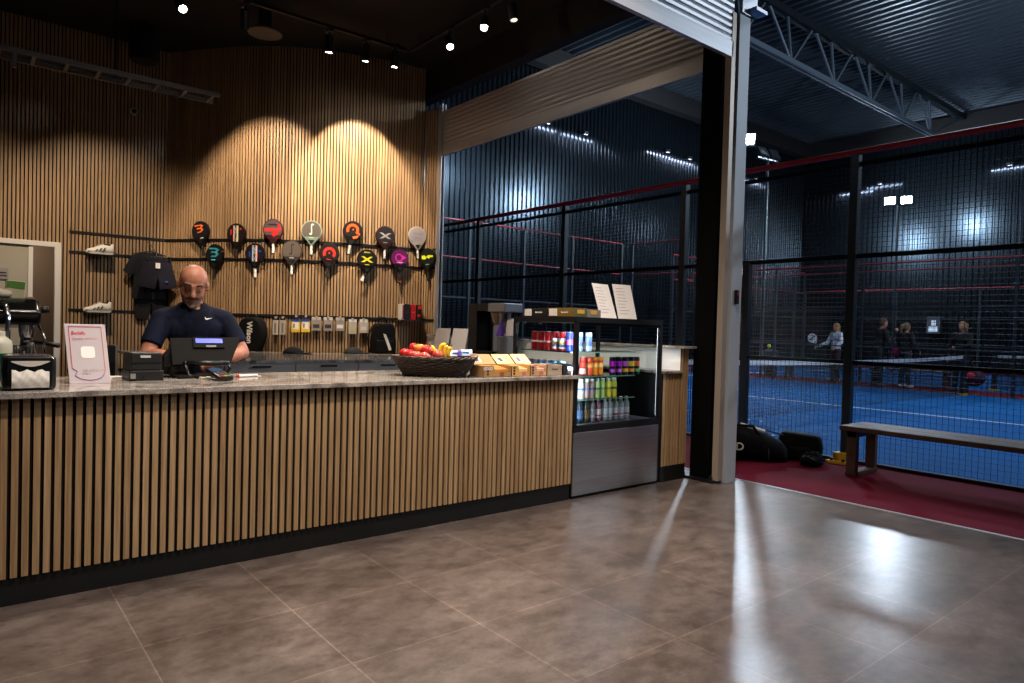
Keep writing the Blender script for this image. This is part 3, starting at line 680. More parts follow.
def apple(label, p, r, m, tilt):
    d = V((math.sin(tilt)*.6, -math.sin(tilt)*.8, math.cos(tilt))).normalized(); t = thing('apple', label, 'apple', p-ZZ*r*.9, 0, 'apples in the basket')
    B().lathe([(.0, -.80*r), (.35*r, -.88*r), (.72*r, -.66*r), (.95*r, -.2*r), (1.0*r, .15*r), (.88*r, .58*r), (.55*r, .84*r), (.22*r, .82*r), (.05*r, .62*r)], p, 18, d).done('flesh', m, t, True)
    B().tube([p+d*r*.6, p+d*r*.95, p+d*r*1.12+XX*.004], .0022, 5).done('stem', mat('apple stem', '#4a3520', .7), t, True)
def bz(px, py, back): # point over the basket at a given depth offset along the view
    d = ray(px, py); k = (BC+BV_*back-EYE).dot(BV_)/d.dot(BV_); return EYE+d*k
for k, (px, py, bk, r, m, l) in enumerate([
    (405.5, 354, .02, .037, 0, 'red apple at the left end of the basket'), (415, 349, .07, .038, 0, 'red apple second from the left at the back of the pile'),
    (420.5, 349.2, .03, .036, 2, 'yellow and red apple showing its stem on top of the pile'), (427.5, 351.5, 0., .042, 0, 'large dark red apple in the middle of the pile'),
    (411, 355, -.04, .034, 0, 'small red apple low at the left front of the basket'), (417, 356.5, -.07, .035, 1, 'pinkish red apple low in the left half of the basket'),
    (426, 358, -.09, .037, 1, 'pinkish red apple low at the front middle of the rim'), (438.5, 355.8, -.05, .036, 1, 'red apple with pale top against the bananas')]):
    apple(l, bz(px-1, py-.6, bk), r, AP[m], (.2, .5, .1, .7, .4, .2, .5, .5)[k])
YEL = noisy('banana yellow', '#dcae2a', '#e8c648', (1, 1, 1), 12, .45)
for k, (pts, l) in enumerate([
    ([(430.5, 346), (433, 349), (436, 352.5), (437, 356)], 'banana lying leftmost of the bunch in the basket'),
    ([(446, 344.5), (442, 345.5), (440, 349.5), (439.5, 354)], 'banana in the middle of the bunch, arched highest'),
    ([(448, 345.8), (446, 348), (444.8, 352), (445.5, 358)], 'banana standing upright beside the wrapped packets'),
    ([(451, 347), (449.6, 350), (449, 354), (449.5, 358)], 'banana rightmost of the bunch in the basket')]):
    q = [bz(x, y, .03-.02*k) for x, y in pts]; q = crom3(q) if 'crom3' in globals() else q
    t = thing('banana', l, 'banana', q[-1], 0, 'bananas in the basket'); n_ = len(q)
    fine = []
    for a, c in zip(q, q[1:]): fine += [a.lerp(c, i/4) for i in range(4)]
    fine.append(q[-1]); m_ = len(fine)
    for _ in range(3): fine = [fine[0]]+[(fine[i-1]+fine[i]*2+fine[i+1])/4 for i in range(1, m_-1)]+[fine[-1]]
    B().tube(fine, [.017*min(1, .45+.55*math.sin(PI*(.08+.84*i/(m_-1)))*1.6) for i in range(m_)], 8).done('peel', YEL, t, True)
    B().cyl(fine[0], fine[0]+(fine[0]-fine[1]).normalized()*.014+ZZ*.004, .006, .005, 6).done('stem_tip', mat('banana tip', '#5a4a20', .7), t)
for k, (px, py, w_, h_, c, bk, l) in enumerate([(455.5, 354, .045, .03, '#d8dde8', -.02, 'white and blue wrapped packet beside the bananas'), (459.5, 353.5, .016, .034, '#5a4aa8', -.05, 'narrow violet wrapped packet in the basket'), (466, 353.3, .055, .032, '#b8c8e6', 0, 'pale blue wrapped packet at the right of the basket'), (474, 356.2, .035, .02, '#6a4636', -.02, 'small brown wrapped packet on the right rim of the basket')]):
    p = bz(px, py, bk); t = thing('snack_packet', l, 'packet', p-ZZ*h_*.8, 0, 'wrapped packets in the basket')
    b = B().obox(p, BU*w_*.8, BV_*.028-ZZ*.006, ZZ*h_*.7+BV_*.01); b.bevel(.006, 2); b.done('wrapper', mat('wrapper '+c, c, .3), t, rad(40))
    B().obox(p-BV_*.0295+ZZ*.004, BU*w_*.4, BV_*.002, ZZ*h_*.25).done('print', mat('packet print %d' % k, ['#4a6ab8', '#7a6ac0', '#3a86c8', '#c8a030'][k], .4), t)

# ---------------------------------------------------------------- open snack boxes
g = 'open snack display boxes on the counter'
def display_box(label, x0, x1, y, col, lid, front, bars, n_bars, dots=True, face='#d8cfc4', lab=False, bulge=.42):
    z0, h, dp = ZC, .078, .17; t = thing('snack_display_box', label, 'box', ((x0+x1)/2, y+dp/2, z0), 0, g); th = .003; w = x1-x0
    cm = mat('box card '+col, col, .6)
    b = B().box((x0, y, z0), (x1, y+dp, z0+th)).box((x0, y, z0), (x0+th, y+dp, z0+h)).box((x1-th, y, z0), (x1, y+dp, z0+h)).box((x0, y+dp-th, z0), (x1, y+dp, z0+h))
    b.prism([(0, 0), (w, 0), (w, h), (w*.98, h), (w*.95, h*bulge), (w*.42, h*bulge), (w*.34, h), (0, h)], (x0, y+th, z0), XX, ZZ, -YY*th); b.done('tray', cm, t)
    if lid:
        a = V((x0+.004, y+dp, z0+h)); e = V((w-.008, 0, 0)); l_ = V((-.012, .07, .068))
        B().obox(a+e/2+l_/2, e/2, l_/2, e.cross(l_).normalized()*.0015).done('lid', mat('lid card '+lid, lid, .6), t)
        nn = e.cross(l_).normalized()
        if nn.y > 0: nn = -nn
        b = B().obox(a+e*.32+l_*.45+nn*.002, e*.19, l_*.24, nn*.0005); b.done('lid_label', mat('lid label', '#e0d8d2', .6), t)
        b = B()
        for k in range(3): b.obox(a+e*(.30+.02*k)+l_*(.58-.13*k)+nn*.003, e*(.13-.02*k), l_*.045, nn*.0005)
        b.done('lid_lettering', mat('dark print'), t)
    if dots:
        b = B()
        for k in range(3): b.obox((x0+w*.14, y-.001, z0+h*(.78-.26*k)), XX*.008, YY*.001, ZZ*.007)
        b.done('side_print', mat('dark print'), t)
    if front: B().obox((x0+w*.66, y-.001, z0+h*.22), XX*.016, YY*.001, ZZ*.016).done('front_print', mat('front print '+front, front, .5), t)
    for k in range(n_bars):
        yy = y+.018+k*.027; c_ = bars[k % len(bars)]
        b = B().box((x0+.008, yy, z0+.012), (x1-.008, yy+.022, z0+h*(.70+.06*min(k, 4)))); b.bevel(.005, 2)
        o = b.done('bar_wrapper', mat('bar '+c_, c_, .4), None)
        tag(o, 'wrapped snack bar, %s from the front in the %s' % (ORD[k], label.split(' box')[0]+' box'), 'snack bar', 'snack bars in the display boxes')
    return t
bx = lambda px: at_y(px, 374, 3.735).x
display_box('caramel brown open box beside the fruit basket', bx(484), bx(511), 3.735, '#a07a4e', '#b48f62', '#8a4a2a', ['#c88a40', '#d8a050'], 5)
t = COL.objects[-1]
display_box('cream yellow open box second from the basket', bx(511.6), bx(530), 3.735, '#c89a58', '#dcbc8c', '#b06a6a', ['#e2c890', '#d4b070'], 5)
display_box('peach open box third from the basket', bx(530.6), bx(546.5), 3.735, '#c89a76', '#dcc094', '#b06a5a', ['#dcc0a8', '#9a6a58'], 5)
display_box('beige open box without lid beside the navy box', bx(547), bx(562), 3.735, '#a89684', None, None, ['#b8a894', '#a8988a'], 4, False, bulge=.85)
display_box('dark navy open box at the fridge corner', bx(562.6), bx(575.4), 3.735, '#171b26', None, None, ['#d8d0d0', '#8a7c88', '#2a2a34'], 4, False)
text('ALOHA', .018, (bx(554.5), 3.7335, ZC+.045), XX, ZZ, mat('dark print'), COL.objects[-1] if False else [o for o in COL.objects if o.get('label', '').startswith('beige open box')][0])
text('Barebells', .014, (bx(570), 3.7335, ZC+.02), XX, ZZ, mat('white print'), [o for o in COL.objects if o.get('label', '').startswith('dark navy open box')][0])
text('GOOD', .026, (bx(488), 3.7335, ZC+.058), XX, ZZ, mat('pale print', '#e0d4c8', .6), [o for o in COL.objects if o.get('label', '').startswith('caramel brown')][0], bold=.001)

# ---------------------------------------------------------------- behind: menu cards, brewer, espresso machine
def zb(px, py, X): q = at_x(px, py, X); return V((q.x, q.y, .958))
leaning('menu_card', 'pale card leaning on the side counter, nearer the oak wall', 'card', zb(433, 356, 4.84), zb(447, 356, 4.84), at_x(436.5, 328, 4.87), .006, CARD, 'cards by the coffee brewer')
leaning('menu_card', 'pale card leaning on the side counter beside the coffee brewer', 'card', zb(449, 357, 4.84), zb(464, 357, 4.84), at_x(453.5, 328.3, 4.87), .006, CARD, 'cards by the coffee brewer')
t = thing('coffee_brewer', 'tall black coffee brewer with steel back and cone basket on the side counter', 'coffee machine', (4.82, 6.3, .957))
y0, y1 = at_x(475, 330, 4.80).y, at_x(512, 330, 4.80).y     # far, near
L = y0-y1; Y = lambda f: y0-L*f; z0 = .957
B().box((4.70, Y(.0), z0), (4.95, Y(.24), 1.56)).bevel(.006).done('column', BLACKP, t)
B().box((4.70, Y(.0), z0), (4.95, Y(.66), z0+.06)).bevel(.006).done('base', BLACKP, t)
B().box((4.70, Y(.24), 1.475), (4.95, Y(.62), 1.56)).bevel(.006).done('top_arm', BLACKP, t)
B().box((4.69, Y(.56), 1.465), (4.95, Y(1.), 1.562)).bevel(.008).done('brew_head', mat('satin steel', '#9a9aa0', .35, .8), t)
B().box((4.90, Y(.24), z0+.06), (4.94, Y(.72), 1.475)).done('back_plate', mat('brewer steel', '#a2a6b0', .35, .35), t)
B().lathe([(.045, 0), (.085, .115), (.088, .125)], (4.80, Y(.62), 1.33), 18).done('filter_cone', mat('brass steel', '#b09a80', .3, .9), t, rad(40))
t = thing('steel_container', 'round grey steel container standing beside the coffee brewer', 'container', (4.82, Y(.86), .957))
B().lathe([(.10, 0), (.105, .01), (.105, .22), (.10, .225)], (4.82, Y(.835), z0), 22).done('body', mat('satin steel'), t, rad(40)); B().lathe([(.107, .215), (.107, .232), (.06, .24), (.0, .24)], (4.82, Y(.835), z0), 22).done('lid', mat('satin steel'), t, rad(40))
zz = z0+.24
t = thing('paper_bag', 'white paper bag standing on the steel container', 'bag', (4.8, Y(.9), zz)); b = B().prism([(-.07, 0), (.07, 0), (.065, .17), (.02, .20), (-.05, .17)], (4.80, Y(.93), zz), -YY, ZZ, XX*.07); b.bevel(.008, 2); b.done('bag', CARD, t)
t = thing('coffee_pouch', 'purple coffee pouch leaning on the white paper bag', 'pouch', (4.76, Y(.75), zz)); b = B().prism([(-.05, 0), (.045, 0), (.05, .12), (.03, .15)], (4.75, Y(.74), zz), -YY, ZZ, XX*.05); b.bevel(.008, 2); b.done('pouch', mat('purple foil', '#6a3ab0', .35), t)
# small dark caps on the back counter
for k, (px, l) in enumerate(((293, 'dark cap lying on the back counter below the hanging packs'), (353, 'dark cap lying on the back counter left of the backpack'))):
    p = at_z(px, 353.5, .90); t = thing('cap', l, 'cap', p, 0, 'dark caps on the back counter')
    B().lathe([(.13, 0), (.125, .02), (.10, .055), (.05, .08), (.0, .085)], p, 18, sq=.7).done('crown', mat('dark cloth', '#141318', .85), t, True)
    B().loft([[p+V((.12*math.cos(a)*q+ .06, -.12*math.sin(a)*q-.05, zq)) for a in [PI*i/10 for i in range(11)]] for q, zq in ((1, .002), (1.35, .008), (1.35, .012), (1, .014))]).done('brim', mat('dark cloth'), t, True)
# espresso machine on a side table at the far left
tag(B().box((-1.3, 4.95, 0), (.46, 5.65, .93)).bevel(.004).done('coffee_cabinet', BLACK), 'black cabinet below the espresso machine at the left', 'cabinet')
t = thing('espresso_machine', 'black and chrome espresso machine standing at the far left behind the counter', 'coffee machine', (.1, 5.3, .93)); z0 = .93
B().box((-.5, 5.02, z0+.03), (.42, 5.55, z0+.085)).bevel(.01, 2).done('drip_base', mat('satin steel'), t)
b = B()
for k in range(22): b.box((-.44+k*.04, 5.03, z0+.085), (-.425+k*.04, 5.28, z0+.092))
b.done('drip_grate', CHROME, t)
B().box((-.5, 5.33, z0+.085), (.16, 5.55, z0+.30)).bevel(.008).done('back_body', mat('satin steel'), t)
b = B().prism([(5.0, z0+.30), (5.56, z0+.27), (5.56, z0+.44), (5.38, z0+.475), (5.10, z0+.45), (4.97, z0+.38)], (-.52, 0, 0), YY, ZZ, XX*.93); b.bevel(.03, 4); b.done('hood', mat('gloss black', '#0b0b0d', .18), t, rad(40))
for x in (.02, .35):
    gh = B().lathe([(.038, .22), (.044, .26), (.044, .32)], (x, 5.14, z0), 16).lathe([(.03, .2), (.036, .225)], (x, 5.14, z0), 16).done('group_head', CHROME, t, rad(40))
    pf = B().lathe([(.03, .165), (.036, .175), (.036, .205)], (x, 5.14, z0), 16).done('portafilter', CHROME, t, rad(40))
    B().tube([(x+.03, 5.12, z0+.195), (x+.07, 5.08, z0+.19), (x+.15, 5.0, z0+.175)], [.010, .012, .015], 10).done('handle', BLACKP, pf, True)
    B().tube([(x-.01, 5.14, z0+.17), (x-.012, 5.14, z0+.145), (x-.02, 5.13, z0+.14)], .008, 8).done('spout', CHROME, pf, True)
B().tube([(.37, 5.10, z0+.385), (.41, 5.08, z0+.39), (.452, 5.06, z0+.395)], [.014, .02, .022], 10).done('steam_knob', BLACKP, t, True)
B().tube([(.40, 5.08, z0+.30), (.425, 5.03, z0+.24), (.43, 5.0, z0+.11)], .006, 8).done('steam_wand', CHROME, t, True)
B().tube([(.245, 4.96, z0+.0), (.245, 4.95, z0+.34), (.235, 4.98, z0+.41), (.15, 5.02, z0+.43)], .014, 10).done('chrome_rail', CHROME, t, True)
for k, x in enumerate((-.45, .37)): B().cyl((x, 5.08, z0), (x, 5.08, z0+.035), .02, n=10).done('foot', BLACK, t)
for k, (x, h) in enumerate(((.30, .08), (.37, .10))):
    tt = thing('metal_jug', ('small steel jug on the drip grate under the spouts', 'steel jug at the right end of the drip grate')[k], 'jug', (x, 5.12, z0+.092), 0, 'steel jugs on the espresso machine')
    B().lathe([(.03, 0), (.034, .004), (.03, h*.7), (.033, h), (.031, h), (.028, h*.7), (.03, .006)], (x, 5.12, z0+.092), 18).done('body', CHROME, tt, rad(40))
    B().tube([(x+.03, 5.11, z0+.092+h*.85), (x+.052, 5.10, z0+.092+h*.8), (x+.05, 5.10, z0+.092+h*.3), (x+.032, 5.11, z0+.092+h*.2)], .004, 6).done('handle', CHROME, tt, True)
p = at_y(15, 297, 5.25); zt = z0+.455
t = thing('tea_bag_pouch', 'green and cream pouch standing on the espresso machine', 'pouch', (p.x, 5.25, zt))
b = B().prism([(-.05, 0), (.05, 0), (.053, .11), (-.048, .115)], (p.x, 5.27, zt), XX, ZZ, -YY*.05); b.bevel(.008, 2); b.done('pouch', mat('cream foil', '#b8ad92', .45), t)
b = B().prism([(-.043, .07), (.047, .06), (.05, .105), (-.043, .11)], (p.x, 5.2185, zt), XX, ZZ, -YY*.001); b.done('green_print', mat('green print', '#4f7a34', .5), t)
t = thing('folded_cloth', 'cream folded cloth on top of the espresso machine at the picture edge', 'cloth', (.18, 5.2, zt))
b = B().ell((.19, 5.22, zt+.03), (.09, .06, .035)); b.done('cloth', mat('cream cloth', '#c8bba4', .9), t, True)
# green bottle
p = at_y(6, 345, 4.55); t = thing('detergent_bottle', 'translucent bottle half full of green liquid at the left picture edge', 'bottle', (p.x, 4.45, ZC))
x = .185; o = V((x, 4.42, ZC)); B().lathe([(.05, 0), (.055, .008), (.055, .14)], o, 18).done('green_liquid', mat('green liquid', '#0d4a34', .2), t, rad(40))
B().lathe([(.0555, .141), (.0555, .185), (.05, .205), (.03, .222), (.022, .23)], o, 18).done('bottle_top', mat('milky plastic', '#b8b8a8', .35), t, rad(40)); B().lathe([(.024, .228), (.024, .252), (.0, .256)], o, 14).done('cap', mat('cream cap', '#c8bfae', .5), t, rad(40))
# ---------------------------------------------------------------- black display rails on the slat wall
RZ = {'top': 2.335, 'second': 2.085, 'third': 1.365, 'low': .612}
def rail_path(xa, off):
    out = [];
    W = [p for i, p in enumerate(WALL[1:]) if i == 0 or (p-WALL[i]).length > 1e-4]
    for i, p in enumerate(W):
        t = (W[min(i+1, len(W)-1)]-W[max(i-1, 0)]).normalized() if i else V((1, 0, 0)); out.append(p+nrm(t)*off)
    return [V((xa, 10.1-off, 0))]+[p for p in out if p.x > xa]
for nm, z in RZ.items():
    P = rail_path(1.10, .006); Q = rail_path(1.10, .022)
    if nm == 'low': P, Q = P[:20], Q[:20]
    b = B(); b.loft([[p+ZZ*(z-.016), p+ZZ*(z+.016), q+ZZ*(z+.016), q+ZZ*(z-.016)] for p, q in zip(P, Q)])
    o = tag(b.done('display_rail', BLACKM), {'top': 'topmost black rail on the oak slat wall', 'second': 'black rail below the top one, carrying the lower rackets', 'third': 'black rail carrying the lower shoe and the hanging packs', 'low': 'lowest black rail, behind the payment sign'}[nm], 'rail', 'black rails on the slat wall')
def wallM(px, py, off):
    p, t, n = wall_hit(px, py, off); return p, t, n, frame(p, t, ZZ)      # local x along the wall, y up, z out of the wall

# ---------------------------------------------------------------- padel rackets
def racket_outline(k=1.0):
    P = []
    for i in range(25):
        a = rad(-38+256*i/24); P.append((.13*k*math.cos(a), .135*k*math.sin(a)+.0))
    P += [(-.055*k, -.135), (-.02, -.185), (.02, -.185), (.055*k, -.135)]
    return P
SHAPES = {
 'three': [[(-.9, .75), (.35, .75), (.8, .5), (.45, .15), (.75, -.2), (.3, -.62), (-.45, -.7), (-.3, -.45), (.15, -.4), (.35, -.2), (.1, -.02), (-.5, -.02), (-.4, .2), (.15, .22), (.35, .4), (.15, .52), (-.75, .5)]],
 'x': [[(-.95, .62), (-.45, .62), (.95, -.62), (.45, -.62)], [(.95, .62), (.45, .62), (-.95, -.62), (-.45, -.62)]],
 'wave': [[(-.95, .35), (-.4, .35), (-.25, -.05), (.1, .4), (.95, .3), (.95, -.1), (.45, -.08), (.3, -.4), (-.1, -.02), (-.35, -.42), (-.95, -.3)]],
 'blotch': [[(-.8, .5), (-.3, .62), (.2, .4), (.7, .55), (.85, .2), (.3, .1), (-.2, .25), (-.7, .1)], [(-.85, -.1), (-.2, .0), (.4, -.2), (.8, -.1), (.6, -.45), (0, -.35), (-.5, -.5)]],
 'band': [[(-.98, .22), (.98, .30), (.98, -.10), (-.98, -.18)]],
 'tri': [[(-.16, -.28), (.16, -.28), (0, .05)]],
 'shard': [[(-.2, -.5), (.8, .1), (.6, -.6), (.05, -.95)], [(.35, .8), (.9, .55), (.95, .1), (.6, .4)]],
 'arrow': [[(.3, .5), (1.0, 0), (.3, -.5)], [(-.3, -.75), (.5, -.75), (.12, -1.25)]],
 'dots': [[(-.9, .3), (-.7, .3), (-.7, -.5), (-.9, -.5)], [(.55, .5), (.85, .5), (.85, .25), (.55, .25)]],
 'topbar': [[(-.5, .95), (.5, .95), (.6, .8), (-.6, .8)]], 'botbar': [[(-.3, -.8), (.3, -.8), (.3, -.92), (-.3, -.92)]],
}
def arc_shape(r0, r1, a0, a1, n=16):
    A = [rad(a0+(a1-a0)*i/n) for i in range(n+1)]
    return [[(r1*math.cos(a), r1*math.sin(a)) for a in A]+[(r0*math.cos(a), r0*math.sin(a)) for a in A[::-1]]]
SHAPES['horse'] = arc_shape(.45, .78, -35, 215); SHAPES['ess'] = [[(.05, 0), (.05, .42), (.12, .52), (.24, .5), (.3, .6), (.16, .7), (0, .66), (-.07, .5), (-.07, 0)], [(-.05, 0.02), (-.05, -.42), (-.12, -.52), (-.24, -.5), (-.3, -.6), (-.16, -.7), (0, -.66), (.07, -.5), (.07, .02)]]; SHAPES['ring'] = arc_shape(.5, .72, 0, 359, 24)
def racket(label, px, py, tilt, face, rim, grip, prints, cap='#101012', name='padel_racket', Mx0=None, grp='padel rackets on the slat wall', size=1.0):
    M = Mx0
    if M is None:
        p, t_, n, M = wallM(px, py, .06); M = M @ Mx.Rotation(rad(tilt), 4, 'Z') @ Mx.Scale(size, 4)
    t = thing(name, label, 'racket', group=grp, M=M); W = lambda: M
    b = B(); b.T = M; o = racket_outline(); i_ = [(x*.90, y*.90) for x, y in o[:25]]
    b.prism(o, (0, 0, -.019), XX, YY, ZZ*.038); b.bevel(.006, 2); b.done('frame', mat('racket rim '+rim, rim, .3), t, rad(40))
    b = B(); b.T = M; b.prism(i_, (0, 0, .019), XX, YY, ZZ*.0015); b.done('face', mat('racket face '+face, face, .42), t)
    b = B(); b.T = M; b.prism([(-.010, -.165), (.010, -.165), (.034, -.118), (-.034, -.118)], (0, 0, .0186), XX, YY, ZZ*.0012); b.done('throat', mat('throat dark', '#060607', .6), t)
    b = B(); b.T = M; b.cyl((0, -.18, 0), (0, -.305, 0), .0165, .0165, 10); 
    for k in range(6): b.cyl((0, -.19-.019*k, 0), (0, -.196-.019*k, 0), .018, n=10)
    b.done('grip', mat('grip '+grip, grip, .75), t, rad(40))
    b = B(); b.T = M; b.cyl((0, -.303, 0), (0, -.317, 0), .0195, n=10); b.done('butt_cap', mat('cap '+cap, cap, .5), t, rad(40))
    for q, (shape, col, sx, sy, ox, oy) in enumerate(prints):
        if shape in SHAPES:
            b = B(); b.T = M
            for pl in SHAPES[shape]: b.prism([(ox+x*sx, oy+y*sy) for x, y in pl], (0, 0, .0206+.0006*q), XX, YY, ZZ*.0006)
            b.done('print', mat('racket print '+col, col, .4), t)
        else:
            text(shape, sx, M @ V((ox, oy, .0212+.0006*q)), (M.to_3x3() @ (XX if sy > 0 else -YY)), (M.to_3x3() @ (YY if sy > 0 else XX)), mat('racket print '+col, col, .4), t, name='print', bold=.0015)
    return t
R = .105
racket('black racket with orange mark, leftmost of the upper row', 201, 231.5, 8, '#17141a', '#0e0e12', '#16161a', [('topbar', '#1c2a5c', R, R, 0, -.005), ('three', '#e06a22', .085, .075, -.005, .03), ('botbar', '#c8c8cc', R*.8, R, .02, 0)])
racket('black racket with teal mark, leftmost of the lower row above the man', 215.3, 254.5, -3, '#121316', '#0c0d10', '#141418', [('three', '#2f8ca4', .10, .085, -.005, .02), ('dots', '#7cb030', .06, .04, .075, .03), ('botbar', '#58c4e4', R, R*.9, -.01, .01)])
mom = lambda: [('', '', 0, 0, 0, 0)]
def banner(col, extra): return [('botbar', col, .001, .001, 0, 0)]+extra
SHAPES['banner'] = [[(-.30, 1.0), (.30, 1.0), (.30, -.95), (-.30, -.95)]]
SHAPES['stripeL'] = [[(-.38, 1.0), (-.30, 1.0), (-.30, -.95), (-.38, -.95)]]; SHAPES['stripeR'] = [[(.38, 1.0), (.30, 1.0), (.30, -.95), (.38, -.95)]]
racket('black racket with white lettered banner and red side mark, upper row', 236.7, 234, 0, '#1c1416', '#1a1214', '#2a2226', [('banner', '#d6d0c8', R, R, 0, 0), ('stripeL', '#c8303a', R, R, 0, 0), ('stripeR', '#b8b83a', R, R, 0, 0)]+[('dots', '#c0392e', .09, .09, .005, .03)], cap='#1c1416')
racket('black racket with white lettered banner and blue side mark, lower row', 255.4, 253.8, 0, '#15151d', '#101018', '#e6e2de', [('banner', '#d2d0d4', R, R, 0, 0), ('stripeR', '#b8383e', R, R, 0, 0), ('stripeL', '#3a5a9e', R, R, 0, 0), ('dots', '#2c4a92', .09, .09, .005, 0)])
for tt in [o for o in COL.objects if 'lettered banner' in o.get('label', '')]:
    M = WM[tt.name]; text('MOMENTUM', .040, M @ V((0, 0, .0245)), M.to_3x3() @ YY, M.to_3x3() @ -XX, mat('dark print'), tt, name='print', bold=.001)
racket('grey and red racket with red band and white grip, upper row', 273.4, 229.5, 0, '#4e484c', '#4a1c22', '#e8e4e0', [('shard', '#b8282c', R, R, 0, 0), ('band', '#d8302c', R, R*1.0, 0, -.01), ('topbar', '#2a2628', R, R*1.0, 0, -.03)])
racket('plain grey brown racket with dark curved mark, lower row', 292, 251, 0, '#5a514e', '#3e3837', '#eceae6', [('ess', '#2c2625', R, R, 0, .02), ('botbar', '#a8a0a0', R, R, 0, .0)])
for i_, a_ in enumerate(()): pass
racket('grey racket with pale green rim and mark, upper row', 311.7, 231, 0, '#5a5350', '#7c9084', '#eae8e4', [('ess', '#b8dcc8', R, R, 0, .02), ('botbar', '#b8c8bc', R, R, 0, .0)])
racket('black racket with red arch emblem, lower row', 329.3, 253.5, -5, '#1b1719', '#221a1c', '#2a2628', [('horse', '#d8352e', .105, .105, 0, .0), ('tri', '#d8352e', .085, .085, 0, .02), ('botbar', '#b02c2c', R, R, .0, .01)])
racket('black racket with orange arch emblem and lower orange slash, upper row', 352.7, 231.3, -9, '#1d191b', '#1a1618', '#d4d0cc', [('horse', '#e25e28', .105, .105, -.005, .015), ('tri', '#e25e28', .085, .085, 0, .035), ('shard', '#e06a30', .085, .06, .02, -.045)])
racket('black racket with yellow cross emblem and white price tag, lower row', 366.8, 259.5, 0, '#141416', '#0f0f11', '#18181a', [('x', '#d8d022', .085, .062, 0, .0), ('topbar', '#b8b230', R*.7, R, 0, 0), ('botbar', '#b8b230', R, R, 0, .02)])
tt = COL.objects['padel_racket.009'] if 'padel_racket.009' in COL.objects else None
racket('black racket with grey cross emblem and red rim, upper row', 385, 236, 0, '#232124', '#3a1c1c', '#e8e6e4', [('x', '#a09ca0', .085, .062, 0, .0), ('botbar', '#8a868a', R, R, 0, .0)])
racket('magenta and black racket with round arrow emblem, lower row', 399.2, 258.5, 4, '#5a1250', '#17121a', '#1c1a1c', [('ring', '#d030a8', .075, .075, -.01, .01), ('arrow', '#d030a8', .095, .075, 0, .01), ('botbar', '#e0c8dc', R*1.4, R, 0, .035)], cap='#d8542a')
racket('pale grey racket with cloudy face and white grip, upper row', 417, 236.4, 4, '#98929a', '#a8a2a2', '#eae8e6', [('blotch', '#8e8a90', .09, .1, 0, .0)])
racket('black racket with lime green wave, lower row at the wall end', 428.2, 258, 2, '#131512', '#0e100e', '#1c2422', [('wave', '#c6d62a', .10, .07, 0, .01), ('botbar', '#6a8a7a', R, R, 0, .0)])
for tt in [o for o in COL.objects if 'white price tag' in o.get('label', '')]:
    M = WM[tt.name]; b = B(); b.T = M; b.prism([(-.06, -.20), (-.03, -.215), (-.045, -.275), (-.085, -.26)], (0, -.02, .02), XX, YY, ZZ*.002); b.done('price_tag', CARD, tt)
    b = B(); b.T = M; b.tube([(-.045, -.225, .02), (-.02, -.19, .018), (0, -.18, .01)], .0015, 4); b.done('tag_string', CARD, tt)
# racket pegs belong to the rackets: a short black hook under each throat
for tt in [o for o in COL.objects if o.get('category') == 'racket']:
    M = WM[tt.name]; b = B(); b.T = M
    for x in (-.03, .03): b.tube([(x, -.13, -.055), (x, -.13, .022), (x, -.118, .026)], .004, 6)
    b.done('wall_hook', BLACKM, tt)

# ---------------------------------------------------------------- shoes on shelves
def shoe(label, px, py, shelf_label):
    p, t_, n, M = wallM(px, py, .10); z = p.z; 
    sh = thing('shoe_shelf', shelf_label, 'shelf', group='small shoe shelves on the rails', M=M); b = B(); b.T = M
    b.box((-.15, -.012, -.09), (.15, -.002, .07)); b.done('plate', mat('dark shelf plate', '#2a2826', .35), sh)
    b = B(); b.T = M; b.box((-.15, -.012, -.094), (.15, .02, -.088)); b.done('back_lip', BLACKM, sh)
    s = thing('sports_shoe', label, 'shoe', group='white sports shoes on the wall', M=M)
    # profile from toe (-x) to heel (+x)
    X = [-.155, -.14, -.11, -.07, -.02, .03, .07, .10, .13, .15]
    top = [.04, .058, .068, .082, .105, .13, .13, .118, .14, .135]; wd = [.012, .032, .042, .045, .042, .036, .034, .034, .033, .018]
    b = B(); b.T = M
    b.loft([[(x, .022, -w*.95), (x, h*.55, -w), (x, h*.9, -w*.6), (x, h, -w*.2), (x, h, w*.2), (x, h*.9, w*.6), (x, h*.55, w), (x, .022, w*.95)] for x, h, w in zip(X, top, wd)]); b.done('upper', mat('white shoe leather', '#d8d2ca', .55), s, True)
    b = B(); b.T = M; b.loft([[(x, .0 if -.13 < x < .14 else .012, -w*1.05), (x, .024, -w*1.1), (x, .024, w*1.1), (x, .0 if -.13 < x < .14 else .012, w*1.05)] for x, w in zip(X, wd)]); b.done('sole', mat('shoe sole', '#c4beb6', .6), s)
    b = B(); b.T = M
    for x0, x1, h0, h1 in ((-.06, -.035, .03, .062), (-.02, .005, .03, .075), (.02, .045, .03, .085)):
        b.loft([[(x0, h0, .0475), (x0+.012, h0, .0475), (x1+.012, h1, .041), (x1, h1, .041)], [(x0, h0, .0505), (x0+.012, h0, .0505), (x1+.012, h1, .045), (x1, h1, .045)]])
    b.box((-.135, .024, .030), (-.10, .034, .0455))
    b.done('stripes', mat('shoe stripe', '#1a1a20', .5), s)
    b = B(); b.T = M; b.ell((.075, .123, 0), (.048, .010, .024)); b.done('collar', mat('shoe lining', '#2a2428', .9), s, True)
    b = B(); b.T = M
    for k in range(4): b.tube([(-.05+.022*k, .09+.013*k, -.02), (-.045+.022*k, .099+.013*k, 0), (-.05+.022*k, .09+.013*k, .02)], .003, 5)
    b.done('laces', mat('shoe lace', '#e4e0da', .8), s)
    return s
shoe('white sports shoe with dark stripes on the upper wall shelf', 100, 254.3, 'small dark shelf under the upper white shoe')
